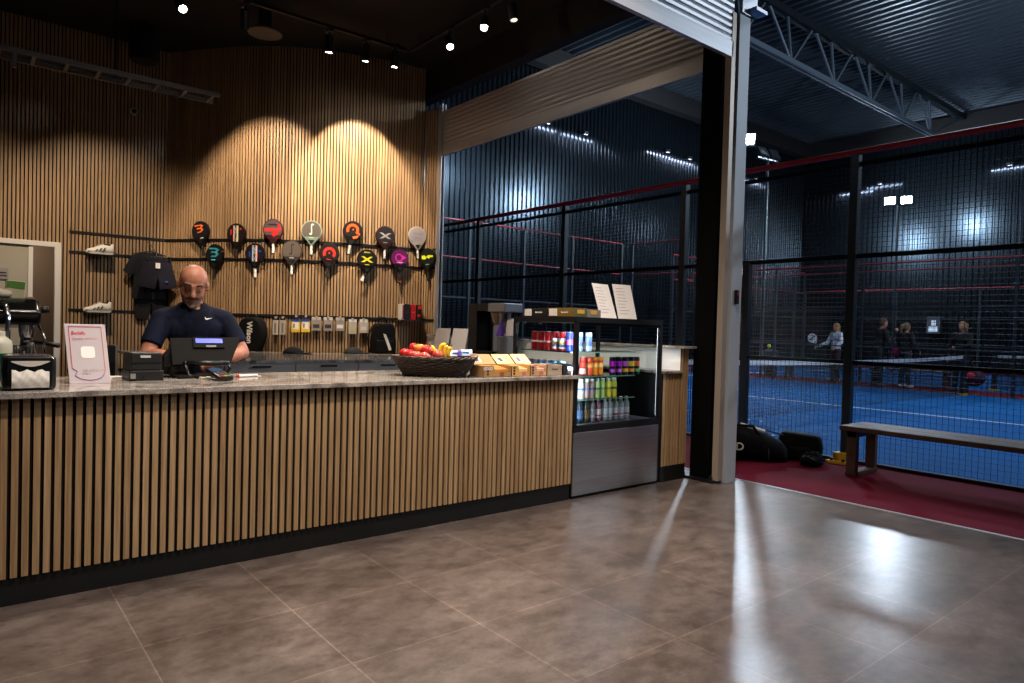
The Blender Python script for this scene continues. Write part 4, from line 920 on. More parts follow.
s2 = shoe('white sports shoe with dark stripes and heel tab on the lower wall shelf', 97.5, 312.5, 'small dark shelf under the lower white shoe')
b = B(); b.T = WM[s2.name]; b.prism([(.09, .10), (.125, .115), (.115, .165), (.10, .14)], (0, 0, -.01), XX, YY, ZZ*.012); b.done('heel_tab', mat('shoe stripe'), s2)

# ---------------------------------------------------------------- clothes on hangers
def garment(b, M, pts, z0, th, seed, bulge=.03):
    random.seed(seed); b.T = M; cx = sum(p[0] for p in pts)/len(pts); n_ = 6; rings_f, rings_b = [], []
    def ringq(k, z):
        return [(cx+(x-cx)*k, (y-YC)*k+YC, z0+z+bulge*(1-k*k)*.9+(.006*math.sin(x*70+seed)*(k < 1))) for x, y in pts]
    YC = sum(p[1] for p in pts)/len(pts)
    b.loft([ringq(1, -th/2), ringq(1, th/2), ringq(.85, th/2), ringq(.6, th/2), ringq(.3, th/2), ringq(.05, th/2)])
    return b
NAVY = noisy('navy fabric', '#0a0919', '#0f0e22', (1, 1, 1), 9, .85); NAVY2 = noisy('dark navy fabric', '#080914', '#0c0d1a', (1, 1, 1), 9, .85)
p, t_, n, M = wallM(150, 255, .11)
m_px = 1/ (FPX/((p-EYE).dot(CF)))
t = thing('hanging_shirt', 'dark navy short sleeved shirt hanging behind the shorts on the slat wall', 'shirt', group='navy clothes on hangers', M=M)
g1 = B(); garment(g1, M, [(-.08, .03), (.08, .03), (.20, -.02), (.30, -.22), (.235, -.27), (.19, -.20), (.20, -.58), (-.20, -.58), (-.18, -.20), (-.235, -.28), (-.31, -.22), (-.21, -.02)], .0, .03, 2); g1.done('shirt_body', NAVY2, t, rad(50))
b = B(); b.T = M; b.tube([(-.2, .0, .0), (0, .05, .0), (.2, .0, .0)], .008, 6); b.tube([(0, .05, 0), (0, .14, 0), (-.02, .17, -.03), (-.02, .17, -.08)], .005, 6); b.done('hanger', BLACKP, t)
M2 = M @ Mx.Translation((.065, -.05, .13))
t = thing('hanging_shorts', 'navy shorts with white swing tag clipped on a hanger in front of the shirt', 'shorts', group='navy clothes on hangers', M=M2)
g1 = B(); garment(g1, M2, [(-.155, .0), (.155, .0), (.175, -.12), (.25, -.37), (.03, -.40), (.0, -.27), (-.03, -.40), (-.25, -.36), (-.18, -.12)], .0, .03, 5); g1.done('shorts_body', NAVY, t, rad(50))
b = B(); b.T = M2; b.box((-.15, -.03, .016), (.15, .0, .026)); b.done('waistband', NAVY2, t)
b = B(); b.T = M2; b.tube([(-.15, .02, .0), (.15, .02, .0)], .007, 6); b.tube([(0, .02, 0), (-.03, .10, -.03), (-.06, .17, -.1), (-.07, .22, -.17)], .006, 6)
for x in (-.13, .13): b.box((x-.012, -.03, .01), (x+.012, .03, .034))
b.done('clip_hanger', CHROME, t)
b = B(); b.T = M2; b.box((-.035, -.13, .055), (.02, -.06, .057)); b.done('swing_tag', CARD, t)
b = B(); b.T = M2; b.ell((.10, -.30, .045), (.02, .014, .006)); b.done('blue_emblem', mat('blue emblem', '#2a4a9a', .5), t)
M3 = M @ Mx.Translation((0.03, -.35, -.058))
t = thing('hanging_trousers', 'black trousers hanging lowest below the navy shorts', 'trousers', group='navy clothes on hangers', M=M3)
g1 = B(); garment(g1, M3, [(-.19, .05), (.19, .05), (.21, -.2), (.20, -.50), (.03, -.50), (0, -.1), (-.03, -.5), (-.18, -.48), (-.2, -.2)], 0, .03, 8); g1.done('trouser_body', mat('black fabric', '#0c0c10', .9), t, rad(50))

# ---------------------------------------------------------------- packs hanging from the third rail
def pack(label, px, py, w, h, cols, kind):
    p, t_, n, M = wallM(px, py, .05); t = thing('hanging_pack', label, 'package', group='small packs hanging from the rail', M=M)
    b = B(); b.T = M; b.box((-w/2, -h/2, -.012), (w/2, h/2, .012)); b.bevel(.004); b.done('pack', mat('pack '+cols[0], cols[0], .4), t)
    b = B(); b.T = M; b.box((-w*.5, h*.5, .0), (w*.5, h*.5+.035, .003)) if kind != 'b' else b.box((-w*.5, h*.30, .0125), (w*.5, h*.5, .0145)); b.done('header_card', mat('pack '+cols[1], cols[1], .5), t)
    b = B(); b.T = M
    if kind == 'a': b.box((-w*.18, -h*.38, .012), (w*.18, h*.3, .0135))
    elif kind == 'b': b.box((-w*.34, -h*.26, .012), (w*.3, h*.26, .0135))
    else: b.box((-w*.35, -h*.25, .012), (w*.35, h*.08, .0135))
    b.done('print', mat('pack '+cols[2], cols[2], .5), t)
    if kind == 'b':
        b = B(); b.T = M; b.box((-w*.5, -h*.5, .0125), (w*.5, -h*.30, .014)); b.box((-w*.5, -h*.3, .0125), (-w*.38, h*.3, .014)); b.box((w*.38, -h*.3, .0125), (w*.5, h*.3, .014)); b.done('yellow_border', mat('pack yellow', '#d8b422', .5), t)
        b = B(); b.T = M; b.box((-w*.26, -h*.18, .0135), (-w*.12, h*.15, .015)); b.done('icon', mat('dark print'), t)
    b = B(); b.T = M; b.box((-.012, h*.5+.02, -.03), (.012, h*.5+.05, .012)); b.tube([(0, h*.5+.03, -.05), (0, h*.5+.03, .03)], .004, 6); b.done('hook', mat('hook grey', '#9a9894', .4), t)
pack('narrow grey pack, first in the row of hanging packs', 275.5, 327.5, .070, .19, ['#a8a09a', '#1c1a1a', '#6c6460'], 'a')
pack('narrow grey pack right beside the first one in the row', 282.7, 327.5, .070, .19, ['#a29a94', '#1c1a1a', '#6c6460'], 'a')
pack('yellow pack with blue header, left of the two', 295.8, 325.5, .108, .17, ['#d8d4cc', '#2c3a80', '#e4e0d8'], 'b')
pack('yellow pack with blue header, right of the two', 305.7, 325.5, .108, .17, ['#d8d4cc', '#34408a', '#e4e0d8'], 'b')
pack('grey blister pack with dark band beside the yellow packs', 316.3, 325.2, .115, .145, ['#8e8884', '#b0aaa6', '#3a3634'], 'c')
pack('grey blister pack with dark band, middle of the three', 328, 325.4, .115, .145, ['#8c8682', '#b8b2ae', '#36333a'], 'c')
pack('grey blister pack with white label, nearest the clear bags', 340, 325.6, .112, .145, ['#8a8480', '#a8a29e', '#d4cec8'], 'c')
pack('clear bag pack with yellow mark, left of the two bags', 352.5, 328, .105, .16, ['#a8a4a0', '#c8c4c0', '#b4aa70'], 'c')
pack('clear bag pack at the right end of the hanging row', 363.5, 327.5, .105, .15, ['#b0aca8', '#ccc8c4', '#c4c0bc'], 'c')

# ---------------------------------------------------------------- bags on the wall
BAGM = dull(noisy('black bag fabric', '#060607', '#0b0b0d', (1, 1, 1), 30, .75))
def racket_bag(label, px, py, w, h, txt):
    p, t_, n, M = wallM(px, py, .12); t = thing('racket_bag', label, 'bag', group='black racket bags on the wall', M=M)
    o = [(w*.5*k, h*.5*q) for k, q in ((.35, 1.), (.75, .8), (1., .35), (1., -.1), (.8, -.6), (.6, -1.), (-.6, -1.), (-.8, -.6), (-1., -.1), (-1., .35), (-.75, .8), (-.35, 1.))]
    b = B(); b.T = M; b.prism(o, (0, 0, -.09), XX, YY, ZZ*.2); b.bevel(.045, 4); b.done('bag_body', BAGM, t, rad(50))
    b = B(); b.T = M; b.tube([(x*.93, y*.95, .085) for x, y in o+o[:1]], .007, 6); b.done('zip', mat('zip black', '#1c1c20', .4), t, True)
    b = B(); b.T = M; b.tube([(-.05, h*.48, .0), (-.03, h*.54, .0), (.03, h*.54, .0), (.05, h*.48, .0)], .012, 6); b.done('handle', BAGM, t, True)
    b = B(); b.T = M; b.box((-.02, h*.53, -.05), (.02, h*.565, .0)); b.done('rail_hook', mat('hook grey'), t)
    if txt: text(txt, .095, M @ V((-.0, .02, .1115)), M.to_3x3() @ -YY, M.to_3x3() @ XX, mat('white logo', '#d0ccc8', .5), t, bold=.003)
    return t
racket_bag('black racket bag with white script lettering hanging right of the man', 253, 334, .33, .44, 'Wilson')
racket_bag('plain black racket bag half hidden behind the man', 228, 335, .24, .42, None)
p, t_, n, M = wallM(382.5, 338, .14); t = thing('backpack', 'black backpack with white diagonal mark hanging near the wall end', 'bag', M=M)
b = B(); b.T = M; b.prism([(-.145, -.22), (.16, -.22), (.165, -.05), (.14, .17), (.09, .2), (-.08, .2), (-.125, .16), (-.15, -.05)], (0, 0, -.1), XX, YY, ZZ*.2); b.bevel(.035, 3); b.done('bag_body', BAGM, t, rad(50))
b = B(); b.T = M; b.prism([(-.12, -.2), (.13, -.2), (.125, -.02), (-.11, -.02)], (0, 0, .08), XX, YY, ZZ*.055); b.bevel(.02, 3); b.done('front_pocket', BAGM, t, rad(50))
b = B(); b.T = M; b.prism([(-.03, .06), (.01, .05), (.09, -.15), (.055, -.165)], (0, 0, .1355), XX, YY, ZZ*.002); b.done('white_mark', mat('white logo'), t)
b = B(); b.T = M; b.tube([(-.06, .19, 0), (-.04, .27, 0), (.03, .27, 0), (.06, .19, 0)], .011, 6); b.tube([(-.13, .15, -.05), (-.19, .0, -.04), (-.17, -.2, -.02)], .013, 6); b.tube([(-.10, .18, -.05), (-.02, .30, -.08)], .006, 6); b.done('straps', BAGM, t, True)
b = B(); b.T = M; b.tube([(-.11, .0, .1), (.12, .0, .1)], .004, 6); b.done('zip', mat('zip black'), t)

# ---------------------------------------------------------------- shelf with books at the wall end
p, t_, n, M = wallM(410, 320, .09); t = thing('wall_shelf', 'small dark shelf holding tins and boxes at the wall end', 'shelf', M=M)
b = B(); b.T = M; b.box((-.19, -.012, -.088), (.19, 0, .08)); b.done('plate', mat('dark shelf plate'), t); b = B(); b.T = M; b.box((-.19, -.012, -.092), (.19, .03, -.086)); b.done('back_lip', BLACKM, t)
for k, (x, w, h, c, l, c2) in enumerate(((-.13, .055, .215, '#cfc8c2', 'white and maroon box at the left end of the small shelf', '#7a1f2a'), (-.055, .085, .215, '#17151a', 'black box second on the small shelf', '#2a262c'), (.035, .075, .210, '#a3161c', 'red box third on the small shelf', '#c8464a'), (.125, .075, .21, '#1a1413', 'black and red box at the right end of the small shelf', '#b8301e'))):
    Mk = M @ Mx.Translation((x, 0, 0)); t = thing('product_box', l, 'box', group='boxes on the small shelf', M=Mk)
    b = B(); b.T = Mk; b.box((-w/2, 0, -.05), (w/2, h, .03)); b.bevel(.003); b.done('carton', mat('product '+c, c, .4), t)
    b = B(); b.T = Mk
    if k == 0: b.box((w*.1, .01, .03), (w*.48, h-.01, .0315))
    elif k == 3: b.box((-w*.3, h*.72, .03), (w*.45, h*.95, .0315)); b.box((-w*.4, .05, .03), (w*.2, .08, .0315))
    elif k == 2: b.box((-w*.3, h*.45, .03), (w*.3, h*.55, .0315))
    else: b.box((-w*.3, h*.4, .03), (w*.3, h*.6, .0315))
    b.done('print', mat('product print '+c2, c2, .4), t)

# ---------------------------------------------------------------- upright dark case behind the sign
t = thing('flight_case', 'upright black case with pale metal edges behind the payment sign', 'case', (1.45, 9.7, 0))
x0, x1 = at_y(97, 360, 9.6).x, at_y(118, 360, 9.6).x; zt = at_y(108, 346, 9.6).z
B().box((x0+.01, 9.6, .02), (x1-.01, 9.95, zt)).done('panel', mat('case black', '#121214', .5), t)
b = B()
for x in (x0, x1-.03): b.box((x, 9.595, 0), (x+.03, 9.96, zt+.005))
b.done('metal_edges', mat('case edge', '#8a8480', .4, .3), t)

# ---------------------------------------------------------------- ceiling things
ZT = 4.69
def spotlight(label, x, y, z, aim, lit=True, es=90):
    t = thing('track_spotlight', label, 'spotlight', (x, y, z), 0, 'track spotlights on the kiosk ceiling')
    p = V((x, y, z)); d = (V(aim)-p).normalized()
    B().box((x-.025, y-.06, ZT-.045), (x+.025, y+.06, ZT-.014)).done('adapter', BLACKM, t)
    B().cyl((x, y, ZT-.04), (x, y, z+.04), .012, n=8).done('stem', BLACKM, t)
    B().cyl(p-d*.10, p+d*.075, .045, n=16).done('housing', BLACKM, t, rad(40))
    b = B().lathe([(.046, .07), (.046, .085), (.038, .085), (.034, .07)], p, 16, d); b.done('trim_ring', BLACKM, t, rad(40))
    m = mat('lit lamp lens' if es > 50 else 'dim lamp lens', '#fff4e6', .3, emit=es, ecol='#ffeedd') if lit else mat('unlit lamp lens', '#3a3a3a', .2)
    B().cyl(p+d*.076, p+d*.078, .036, n=16).done('lens', m, t)
    return p+d*.09
def at_zz(px, py, z): q = at_z(px, py, z); return q.x, q.y, z
def track(label, a, c):
    a, c = V(a), V(c); d = (c-a).normalized(); s = d.cross(ZZ)
    t = thing('light_track', label, 'light track', (a+c)/2, 0, 'light tracks on the kiosk ceiling')
    for q in (.06, .5, .94): p_ = a.lerp(c, q); B().cyl(p_, (p_.x, p_.y, WTOP), .005, n=6).done('suspension_rod', BLACKM, t)
    B().obox((a+c)/2, (c-a)/2, s*.018, ZZ*.016).done('rail', BLACKM, t); B().obox(c-d*.05, d*.06, s*.022, ZZ*.02).done('end_feed', BLACKM, t)
track('black light track running along the curved oak wall', (.2, 7.58, ZT), (4.3, 7.52, ZT))
track('black light track running beside the warm lit shutter', (4.36, 7.5, ZT), (4.36, 4.4, ZT))
ZL = 4.5; LP = []
for k, (px, py, aim, l, lit) in enumerate([
    (181, 6, (2.2, 2.2, 0), 'bright track spotlight nearest the left end, facing the lobby', True), (329.5, 45, (3.33, 7.95, 2.0), 'small bright spotlight third from the wall end of the track', True),
    (366, 54, (3.8, 7.9, 2.2), 'largest bright spotlight close to the curved wall top', True), (395, 60, (4.15, 7.8, 2.0), 'small bright spotlight at the wall end of the track', True),
    (449, 43, (3.2, 3.0, 0), 'bright spotlight nearest the wall on the side track', True), (484.5, 24, (2.4, 3.6, .9), 'largest bright spotlight on the side track', True), (513, 13, (4.4, 4.4, 0), 'faint spotlight high on the side track', True),
    (245, 20, (2.9, 9.1, 1.9), 'dark turned spotlight left of the round ceiling speaker', True)]):
    x, y, z = at_zz(px, py, ZL); LP.append(spotlight(l, x, y, z, aim, True, 90 if k not in (6, 7) else 1.2))
# round ceiling speaker
x, y, z = at_zz(265, 34, 4.55); t = thing('ceiling_speaker', 'round dark ceiling device with a pale ring below the black ceiling', 'speaker', (x, y, z))
B().cyl((x, y, WTOP), (x, y, z+.05), .07, n=18).done('body', BLACKM, t, rad(40)); B().lathe([(.185, 0), (.19, .01), (.185, .025), (.165, .03), (.165, .008)], (x, y, z), 28).done('rim', mat('dim ring', '#4a4440', .5), t, rad(40))
B().lathe([(.0, .012), (.165, .012), (.165, .03), (0, .05)], (x, y, z), 28).done('disc', mat('disc black', '#050505', .9), t, rad(40))
# hanging duct
x, y, z = at_zz(144, 62, 4.4); t = thing('ventilation_duct', 'short round black duct stub hanging from the dark ceiling', 'duct', (x, y, z)); B().lathe([(.14, 0), (.16, .04), (.16, .42)], (x, y, z), 20).done('pipe', CEIL, t, rad(40)); B().lathe([(.145, .001), (.02, .03)], (x, y, z), 20).done('outlet', BLACK, t)
# cable tray
t = thing('cable_tray', 'grey metal ladder cable tray hanging below the dark ceiling at left', 'cable tray', (.8, 7.9, 3.7)); TR = mat('tray grey', '#706a66', .6, .2)
xa, xb, ya, yb, z = -.1, 2.22, 7.86, 8.14, 3.70
for y in (ya, yb): B().box((xa, y-.012, z-.0), (xb, y+.012, z+.045)).done('side_rail', TR, t)
for k in range(9): B().box((xa+.12+k*.265, ya, z), (xa+.15+k*.265, yb, z+.02)).done('rung', TR, t)
b = B(); b.tube([(xa, ya, z+.03), (xa-.3, ya-.05, z+.03), (xa-.6, ya-.35, z+.03)], .025, 6); b.tube([(xa, yb, z+.03), (xa-.35, yb-.03, z+.03), (xa-.8, ya-.2, z+.03)], .025, 6); b.done('bend', TR, t)
b = B()
for k in range(5): b.tube([(xa, ya+.05+.045*k, z+.035), (.8, ya+.06+.04*k, z+.04+.01*(k % 2)), (xb-.2*k-.1, ya+.05+.045*k, z+.04)], .012, 6)
b.done('cables', mat('cable dark', '#2a2828', .6), t)
for x in (.05, 1.25): B().tube([(x, ya+.14, z), (x, ya+.14, WTOP)], .008, 6).done('hanger_rod', BLACKM, t)
B().box((.40, ya-.02, z-.14), (.43, ya+.01, z+.02)).done('drop_bracket', TR, t)
p = at_y(134, 111.5, 10.05); t = thing('security_camera', 'small round pale camera on the oak slats below the cable tray', 'camera', p); B().cyl((p.x, 10.09, p.z), (p.x, 10.03, p.z), .045, n=16).done('ring', mat('camera white', '#b8b0a8', .5), t, rad(40)); B().ell((p.x, 10.03, p.z), (.03, .03, .03)).done('dome', BLACKP, t, True)
# ---------------------------------------------------------------- court fences
MESHM = mat('fence wire', '#232a30', .45, .5)
MESHF = dull(mat('far fence wire', '#0b0d10', .7))
POSTM = mat('fence post', '#2e353c', .4, .5)
def fence(label, P0, P1, posts, zr, top, wire=.0025, cell=.05, pw=.04, mm=MESHM, red=(), low=None, foot=False, group=None, name='court_fence'):
    P0, P1 = V(P0), V(P1); d = (P1-P0).normalized(); L = (P1-P0).length; s = d.cross(ZZ)
    t = thing(name, label, 'fence', (P0+P1)/2, 0, group)
    for a in posts:
        h = top if not isinstance(a, tuple) else a[1]; a = a if not isinstance(a, tuple) else a[0]
        po = B().obox(P0+d*a+ZZ*h/2, d*pw, s*pw, ZZ*h/2).done('post', POSTM, t)
        if foot:
            B().obox(P0+d*a+ZZ*.012-s*.09, d*.11, s*.12, ZZ*.012).done('yellow_foot', mat('yellow foot', '#c8901e', .5), po)
            b = B().obox(P0+d*a+ZZ*.06-s*.07, d*.075, s*.05, ZZ*.04); b.done('foot_clamp', mat('yellow clamp', '#c8a01c', .5), po)
            b = B()
            for i in (-1, 1):
                for j in (-1, 1): b.cyl(P0+d*(a+i*.06)+s*(j*.05-.13)+ZZ*.024, P0+d*(a+i*.06)+s*(j*.05-.13)+ZZ*.05, .017, n=8)
            b.done('foot_bolt', BLACK, po)
    for z in zr: B().obox((P0+P1)/2+ZZ*z, d*L/2, s*.016, ZZ*(.017 if z < 1.5 else .022)).done('rail', MESHF if mm is MESHM else POSTM, t)
    for z in red: B().cyl(P0+ZZ*z, P1+ZZ*z, .032 if mm is MESHM else .022, n=8).done('red_rail', RED if mm is MESHM else REDF, t)
    edges = sorted([0, L]+[a if not isinstance(a, tuple) else a[0] for a in posts if 0 < (a if not isinstance(a, tuple) else a[0]) < L])
    for a, c in zip(edges, edges[1:]):
        if c-a < .2: continue
        b = B(); n_ = int((c-a)/cell)
        for i in range(1, n_): p = P0+d*(a+i*cell); b.cyl(p+ZZ*.04, p+ZZ*(top-.03), wire, n=3, cap=False)
        for i in range(1, int(top/cell)): b.cyl(P0+d*a+ZZ*(i*cell), P0+d*c+ZZ*(i*cell), wire, n=3, cap=False)
        b.done('mesh_panel', mm, t)
    if low: B().obox((P0+P1)/2+ZZ*low/2, d*L/2, s*.02, ZZ*low/2).done('ground_rail', mat('kerb red', '#2c0a12', .7), t)
    return t
FX = 7.17; ys = [11.9, 9.78, 7.6, 5.4, (4.48, 2.12), 3.28, 1.2, -.9]
fence('near black mesh court fence with red top rail, behind the bench', (FX, -3, 0), (FX, 12.6, 0), [(y+3 if not isinstance(y, tuple) else (y[0]+3, y[1])) for y in ys], (2.12, 1.03, 3.06), 3.16, red=(3.19,), low=.03, foot=True)
fence('far end fence of the near court with two red rails', (FX, 15.7, 0), (17.5, 15.7, 0), [0, 2, 4, 6, 8, 10.3], (2.1, 1.0), 4.2, mm=MESHF, red=(3.2, 4.23), wire=.003, group=None, cell=.1)
fence('tall fence corner of the near court with red top rail at the far side', (17.9, 13.5, 0), (17.9, 15.7, 0), [0, 2.1], (2.1,), 4.2, mm=MESHF, red=(4.24, 3.2), wire=.003, cell=.1)
fence('far side fence of the near court, its red rail running behind the net', (18.45, -3, 0), (18.45, 13.5, 0), [1, 3, 5, 7.8, 11.5, 13.6, 16.4], (2.1, 1.05), 3.15, mm=MESHF, red=(3.2,), wire=.003, cell=.1, pw=.03)
fence('side fence of the second court behind the standing people', (20.6, -3, 0), (20.6, 15.8, 0), [1, 3.4, 5.6, 7.8, 12.1, 14.2, 16.3, 18.7], (2.1, 1.05), 3.1, mm=MESHF, red=(3.2,), wire=.003, cell=.1, pw=.03)
fence('end fence of the second court with red rail, far left', (20.5, 15.9, 0), (30.1, 15.9, 0), [0, 2.4, 4.8, 7.2, 9.6], (2.1, 1.05), 4.1, mm=MESHF, red=(3.25, 4.15), wire=.004, cell=.2)
fence('outermost side fence of the second court along the far wall', (30.2, -3, 0), (30.2, 15.9, 0), [0, 3, 6, 9, 12, 15, 18.9], (2.1, 1.05), 3.2, mm=MESHF, red=(3.3,), wire=.004, cell=.2)

# ---------------------------------------------------------------- nets
TAPE = noisy('white net tape', '#d0d2d8', '#c2c4cc', (1, 1, 1), 30, .7); NETM = mat('net cord', '#0c0f14', .8)
def net(label, X0, X1, Y, zs, zm):
    t = thing('tennis_net', label, 'net', ((X0+X1)/2, Y, 0)); L = X1-X0; n_ = 40
    zt = lambda k: zm+(zs-zm)*(2*k-1)**2
    b = B(); b.loft([[(X0+L*i/n_, Y-.008, zt(i/n_)-.07), (X0+L*i/n_, Y+.008, zt(i/n_)-.07), (X0+L*i/n_, Y+.008, zt(i/n_)), (X0+L*i/n_, Y-.008, zt(i/n_))] for i in range(n_+1)]); b.done('top_tape', TAPE, t)
    b = B(); m_ = int(L/.05)
    for i in range(m_+1): x = X0+L*i/m_; b.cyl((x, Y, .02), (x, Y, zt(i/m_)-.06), .0036, n=3, cap=False)
    for j in range(1, 18):
        P = [(X0+L*i/n_, Y, .01+(zt(i/n_)-.06)*j/18+.004*math.sin(i*1.3+j)) for i in range(n_+1)]
        for p, q in zip(P, P[1:]): b.cyl(p, q, .0036, n=3, cap=False)
    b.done('netting', NETM, t)
    for x, dx in ((X0, -1), (X1, 1)):
        x += dx*.06; po = B().box((x-.045, Y-.045, 0), (x+.045, Y+.045, zs+.03)).done('net_post', POSTM, t); B().box((x-.13, Y-.09, .004), (x+.13, Y+.09, .05)).done('yellow_base', mat('yellow foot'), po)
net('net of the near court with sagging white top tape', 7.6, 18.2, 5.72, .93, .87)
net('net of the second court, its white tape at the right picture edge', 20.98, 30.0, 5.85, .93, .88)

# ---------------------------------------------------------------- floodlights
LEDM = mat('lit floodlight', '#ffffff', .3, emit=170, ecol='#dcebff'); HOUS = mat('floodlight housing', '#2c3238', .5, .5)
def floodlight(label, x, y, z, aim, lit, back=False):
    t = thing('floodlight', label, 'floodlight', (x, y, 0), 0, 'floodlight masts in the hall'); p = V((x, y, z)); d = (V(aim)-p).normalized(); s = d.cross(ZZ).normalized(); u = s.cross(d)
    B().cyl((x, y, 0), (x, y, z), .05, .04, n=10).done('mast', POSTM, t)
    B().obox(p-ZZ*.02, s*.5, d*.025, u*.03).done('cross_arm', HOUS, t)
    for k in (-1, 1):
        c = p+s*k*.27+ZZ*.18
        hd = B().obox(c, s*.21, d*.05, u*.16).bevel(.015).done('lamp_head', HOUS, t)
        B().obox(c+d*.052, s*.17, d*.002, u*.125).done('lamp_glass', LEDM if lit else mat('unlit floodlight glass', '#5a646c', .2), hd)
        B().tube([c-d*.05-u*.1, p+s*k*.27], .02, 6).done('bracket', HOUS, hd)
        if back:
            c = p+s*k*.27+ZZ*.16-d*.22; h2 = B().obox(c, s*.20, d*.05, u*.15).bevel(.015).done('lamp_head', HOUS, t)
            B().obox(c-d*.052, s*.16, d*.002, u*.115).done('lamp_glass', LEDM, h2); B().tube([c, p+s*k*.27], .02, 6).done('bracket', HOUS, h2)
    return p
f1 = at_z(898, 205, 6.35)
FL = [floodlight('bright floodlight mast beyond the second court, seen through the fence', f1.x, f1.y, 6.35, (8, 2.5, .3), True, True)]
f2 = at_z(737.5, 142, 6.6); FL.append(floodlight('lit floodlight mast peeking out right behind the white shutter guide', f2.x, f2.y, 6.5, (6, 2, 0), True))
f3 = at_z(768, 156, 6.7); floodlight('dark floodlight heads turned away above the red rail', f3.x, f3.y, 6.6, (f3.x+.6, HY, 3.5), True)

# ---------------------------------------------------------------- roof truss
t = thing('roof_truss', 'grey steel lattice truss under the ribbed hall roof', 'truss', (18, 10.3, 9))
ZLc, ZUc, TY = 9.05, 10.35, 10.35; XA, XB = 5.0, 28.6
for dy in (-.07, .07): B().box((XA, TY+dy-.035, ZLc-.07), (XB, TY+dy+.035, ZLc+.07)).done('lower_chord', TRUSSM, t)
B().box((XA, TY-.12, ZUc-.10), (HX-.4, TY+.12, ZUc+.10)).done('upper_chord', mat('dark truss paint', '#1c2228', .5, .3), t)
x = 28.6; k = 0
while x > 6.5:
    nx = x-2.55
    B().cyl((x, TY, ZLc), (x-.30, TY, ZUc), .045, n=6).done('web_bar', TRUSSM, t)
    B().cyl((x, TY, ZLc), (x+1.15 if k else HX-.6, TY, ZUc), .045, n=6).done('web_bar', TRUSSM, t)
    B().cyl((x, TY, ZLc), (x-1.3, TY, ZUc), .045, n=6).done('web_bar', TRUSSM, t)
    x = nx; k += 1
# small lamps along the top of the hall walls
WL = []
for k, (p, nn) in enumerate([(at_y(548, 122, HY-.3), -YY), (at_y(586, 133, HY-.3), -YY), (at_y(668, 151, HY-.3), -YY), (at_y(690, 158, HY-.3), -YY), (at_y(757, 178, HY-.3), -YY), (at_x(852, 190, HX-.3), -XX), (at_x(880, 183, HX-.3), -XX), (at_x(1010, 164, HX-.3), -XX)]):
    d = ZZ.cross(nn); t = thing('wall_lamp', ['wall lamp high on the hall wall, leftmost above the bright streaks', 'wall lamp second from the left high on the hall wall', 'wall lamp third from the left high on the hall wall', 'wall lamp fourth from the left high on the hall wall', 'wall lamp high on the hall wall just right of the shutter guide', 'wall lamp left of the lit floodlight', 'wall lamp right beside the lit floodlight', 'wall lamp at the right picture edge'][k], 'lamp', p, 0, 'small lamps along the hall wall top')
    B().obox(p-nn*.12, d*.02, nn*.14, ZZ*.02).done('arm', HOUS, t); B().obox(p, d*.09, nn*.05, ZZ*.05).done('housing', HOUS, t)
    B().obox(p-ZZ*.052, d*.07, nn*.035, ZZ*.002).done('lens', mat('wall lamp lens', '#ffffff', .3, emit=2.5, ecol='#e8e4ff'), t); WL.append((p, nn))

# ---------------------------------------------------------------- bench, bags, poster
BW = wood('bench wood', '#4a3326', '#64493a', 6, 6)
def bench(label, X0, X1, Y0, Y1, H, group=None):
    t = thing('bench', label, 'bench', ((X0+X1)/2, (Y0+Y1)/2, 0), 0, group); w = (X1-X0)/2
    b = B()
    for k in range(2): b.box((X0+k*w+.003, Y0, H-.045), (X0+(k+1)*w-.003, Y1, H))
    b.bevel(.006); b.done('seat', BW, t)
    for y in (Y1-.11, Y0+.11):
        for x in (X0+.02, X1-.08): B().box((x, y-.045, .03), (x+.06, y+.045, H-.045)).bevel(.004).done('leg', BW, t)
        B().box((X0+.02, y-.05, 0), (X1-.02, y+.05, .035)).bevel(.004).done('foot_bar', BW, t)
        B().box((X0+.02, y-.04, H-.10), (X1-.02, y+.04, H-.045)).done('cross_bar', BW, t)
bench('long dark wooden bench standing on the red carpet before the near fence', 6.47, 6.97, .35, 3.03, .46)
bench('dark bench between the courts beside the woman in white', 19.3, 19.7, 9.2, 10.8, .45, 'benches between the courts')
bench('dark bench between the courts behind the man and woman talking', 20.05, 20.45, 6.6, 8.6, .45, 'benches between the courts')
t = thing('litter_bin', 'square black bin standing between the courts left of the far bench', 'bin', (19.2, 11.2, 0)); p = V((19.85, 11.5, 0))
B().lathe([(.22, 0), (.27, .75), (.28, .76), (.28, .80), (.2, .82)], (p.x, p.y, 0), 4).done('body', mat('bin black', '#0c0d10', .6), t); B().lathe([(.26, .80), (.1, .86)], (p.x, p.y, 0), 4).done('lid', BLACK, t)
def lump(b, P, n=20):
    rings = []
    for c, a, h in P: rings.append([(c[0]+a[0]*math.cos(t_)-a[1]*0*math.sin(t_), c[1]+a[1]*math.cos(t_), c[2]+h*(.5+.5*math.sin(t_))) for t_ in [2*PI*i/n for i in range(n)]])
    b.loft(rings); return b
BAGC = dull(noisy('sports bag cloth', '#09090a', '#111114', (1, 1, 1), 12, .8, .4))
t = thing('duffel_bag', 'large black sports bag with white lettering lying against the fence', 'bag', (6.5, 3.85, 0))
b = B(); A0, A1 = V((6.17, 4.34, 0)), V((6.64, 3.63, 0)); ax = (A1-A0).normalized(); sd = V((-ax.y, ax.x, 0))
R_ = [(0, .10, .16), (.05, .19, .30), (.25, .22, .37), (.5, .22, .35), (.72, .20, .29), (.93, .15, .20), (1, .07, .12)]
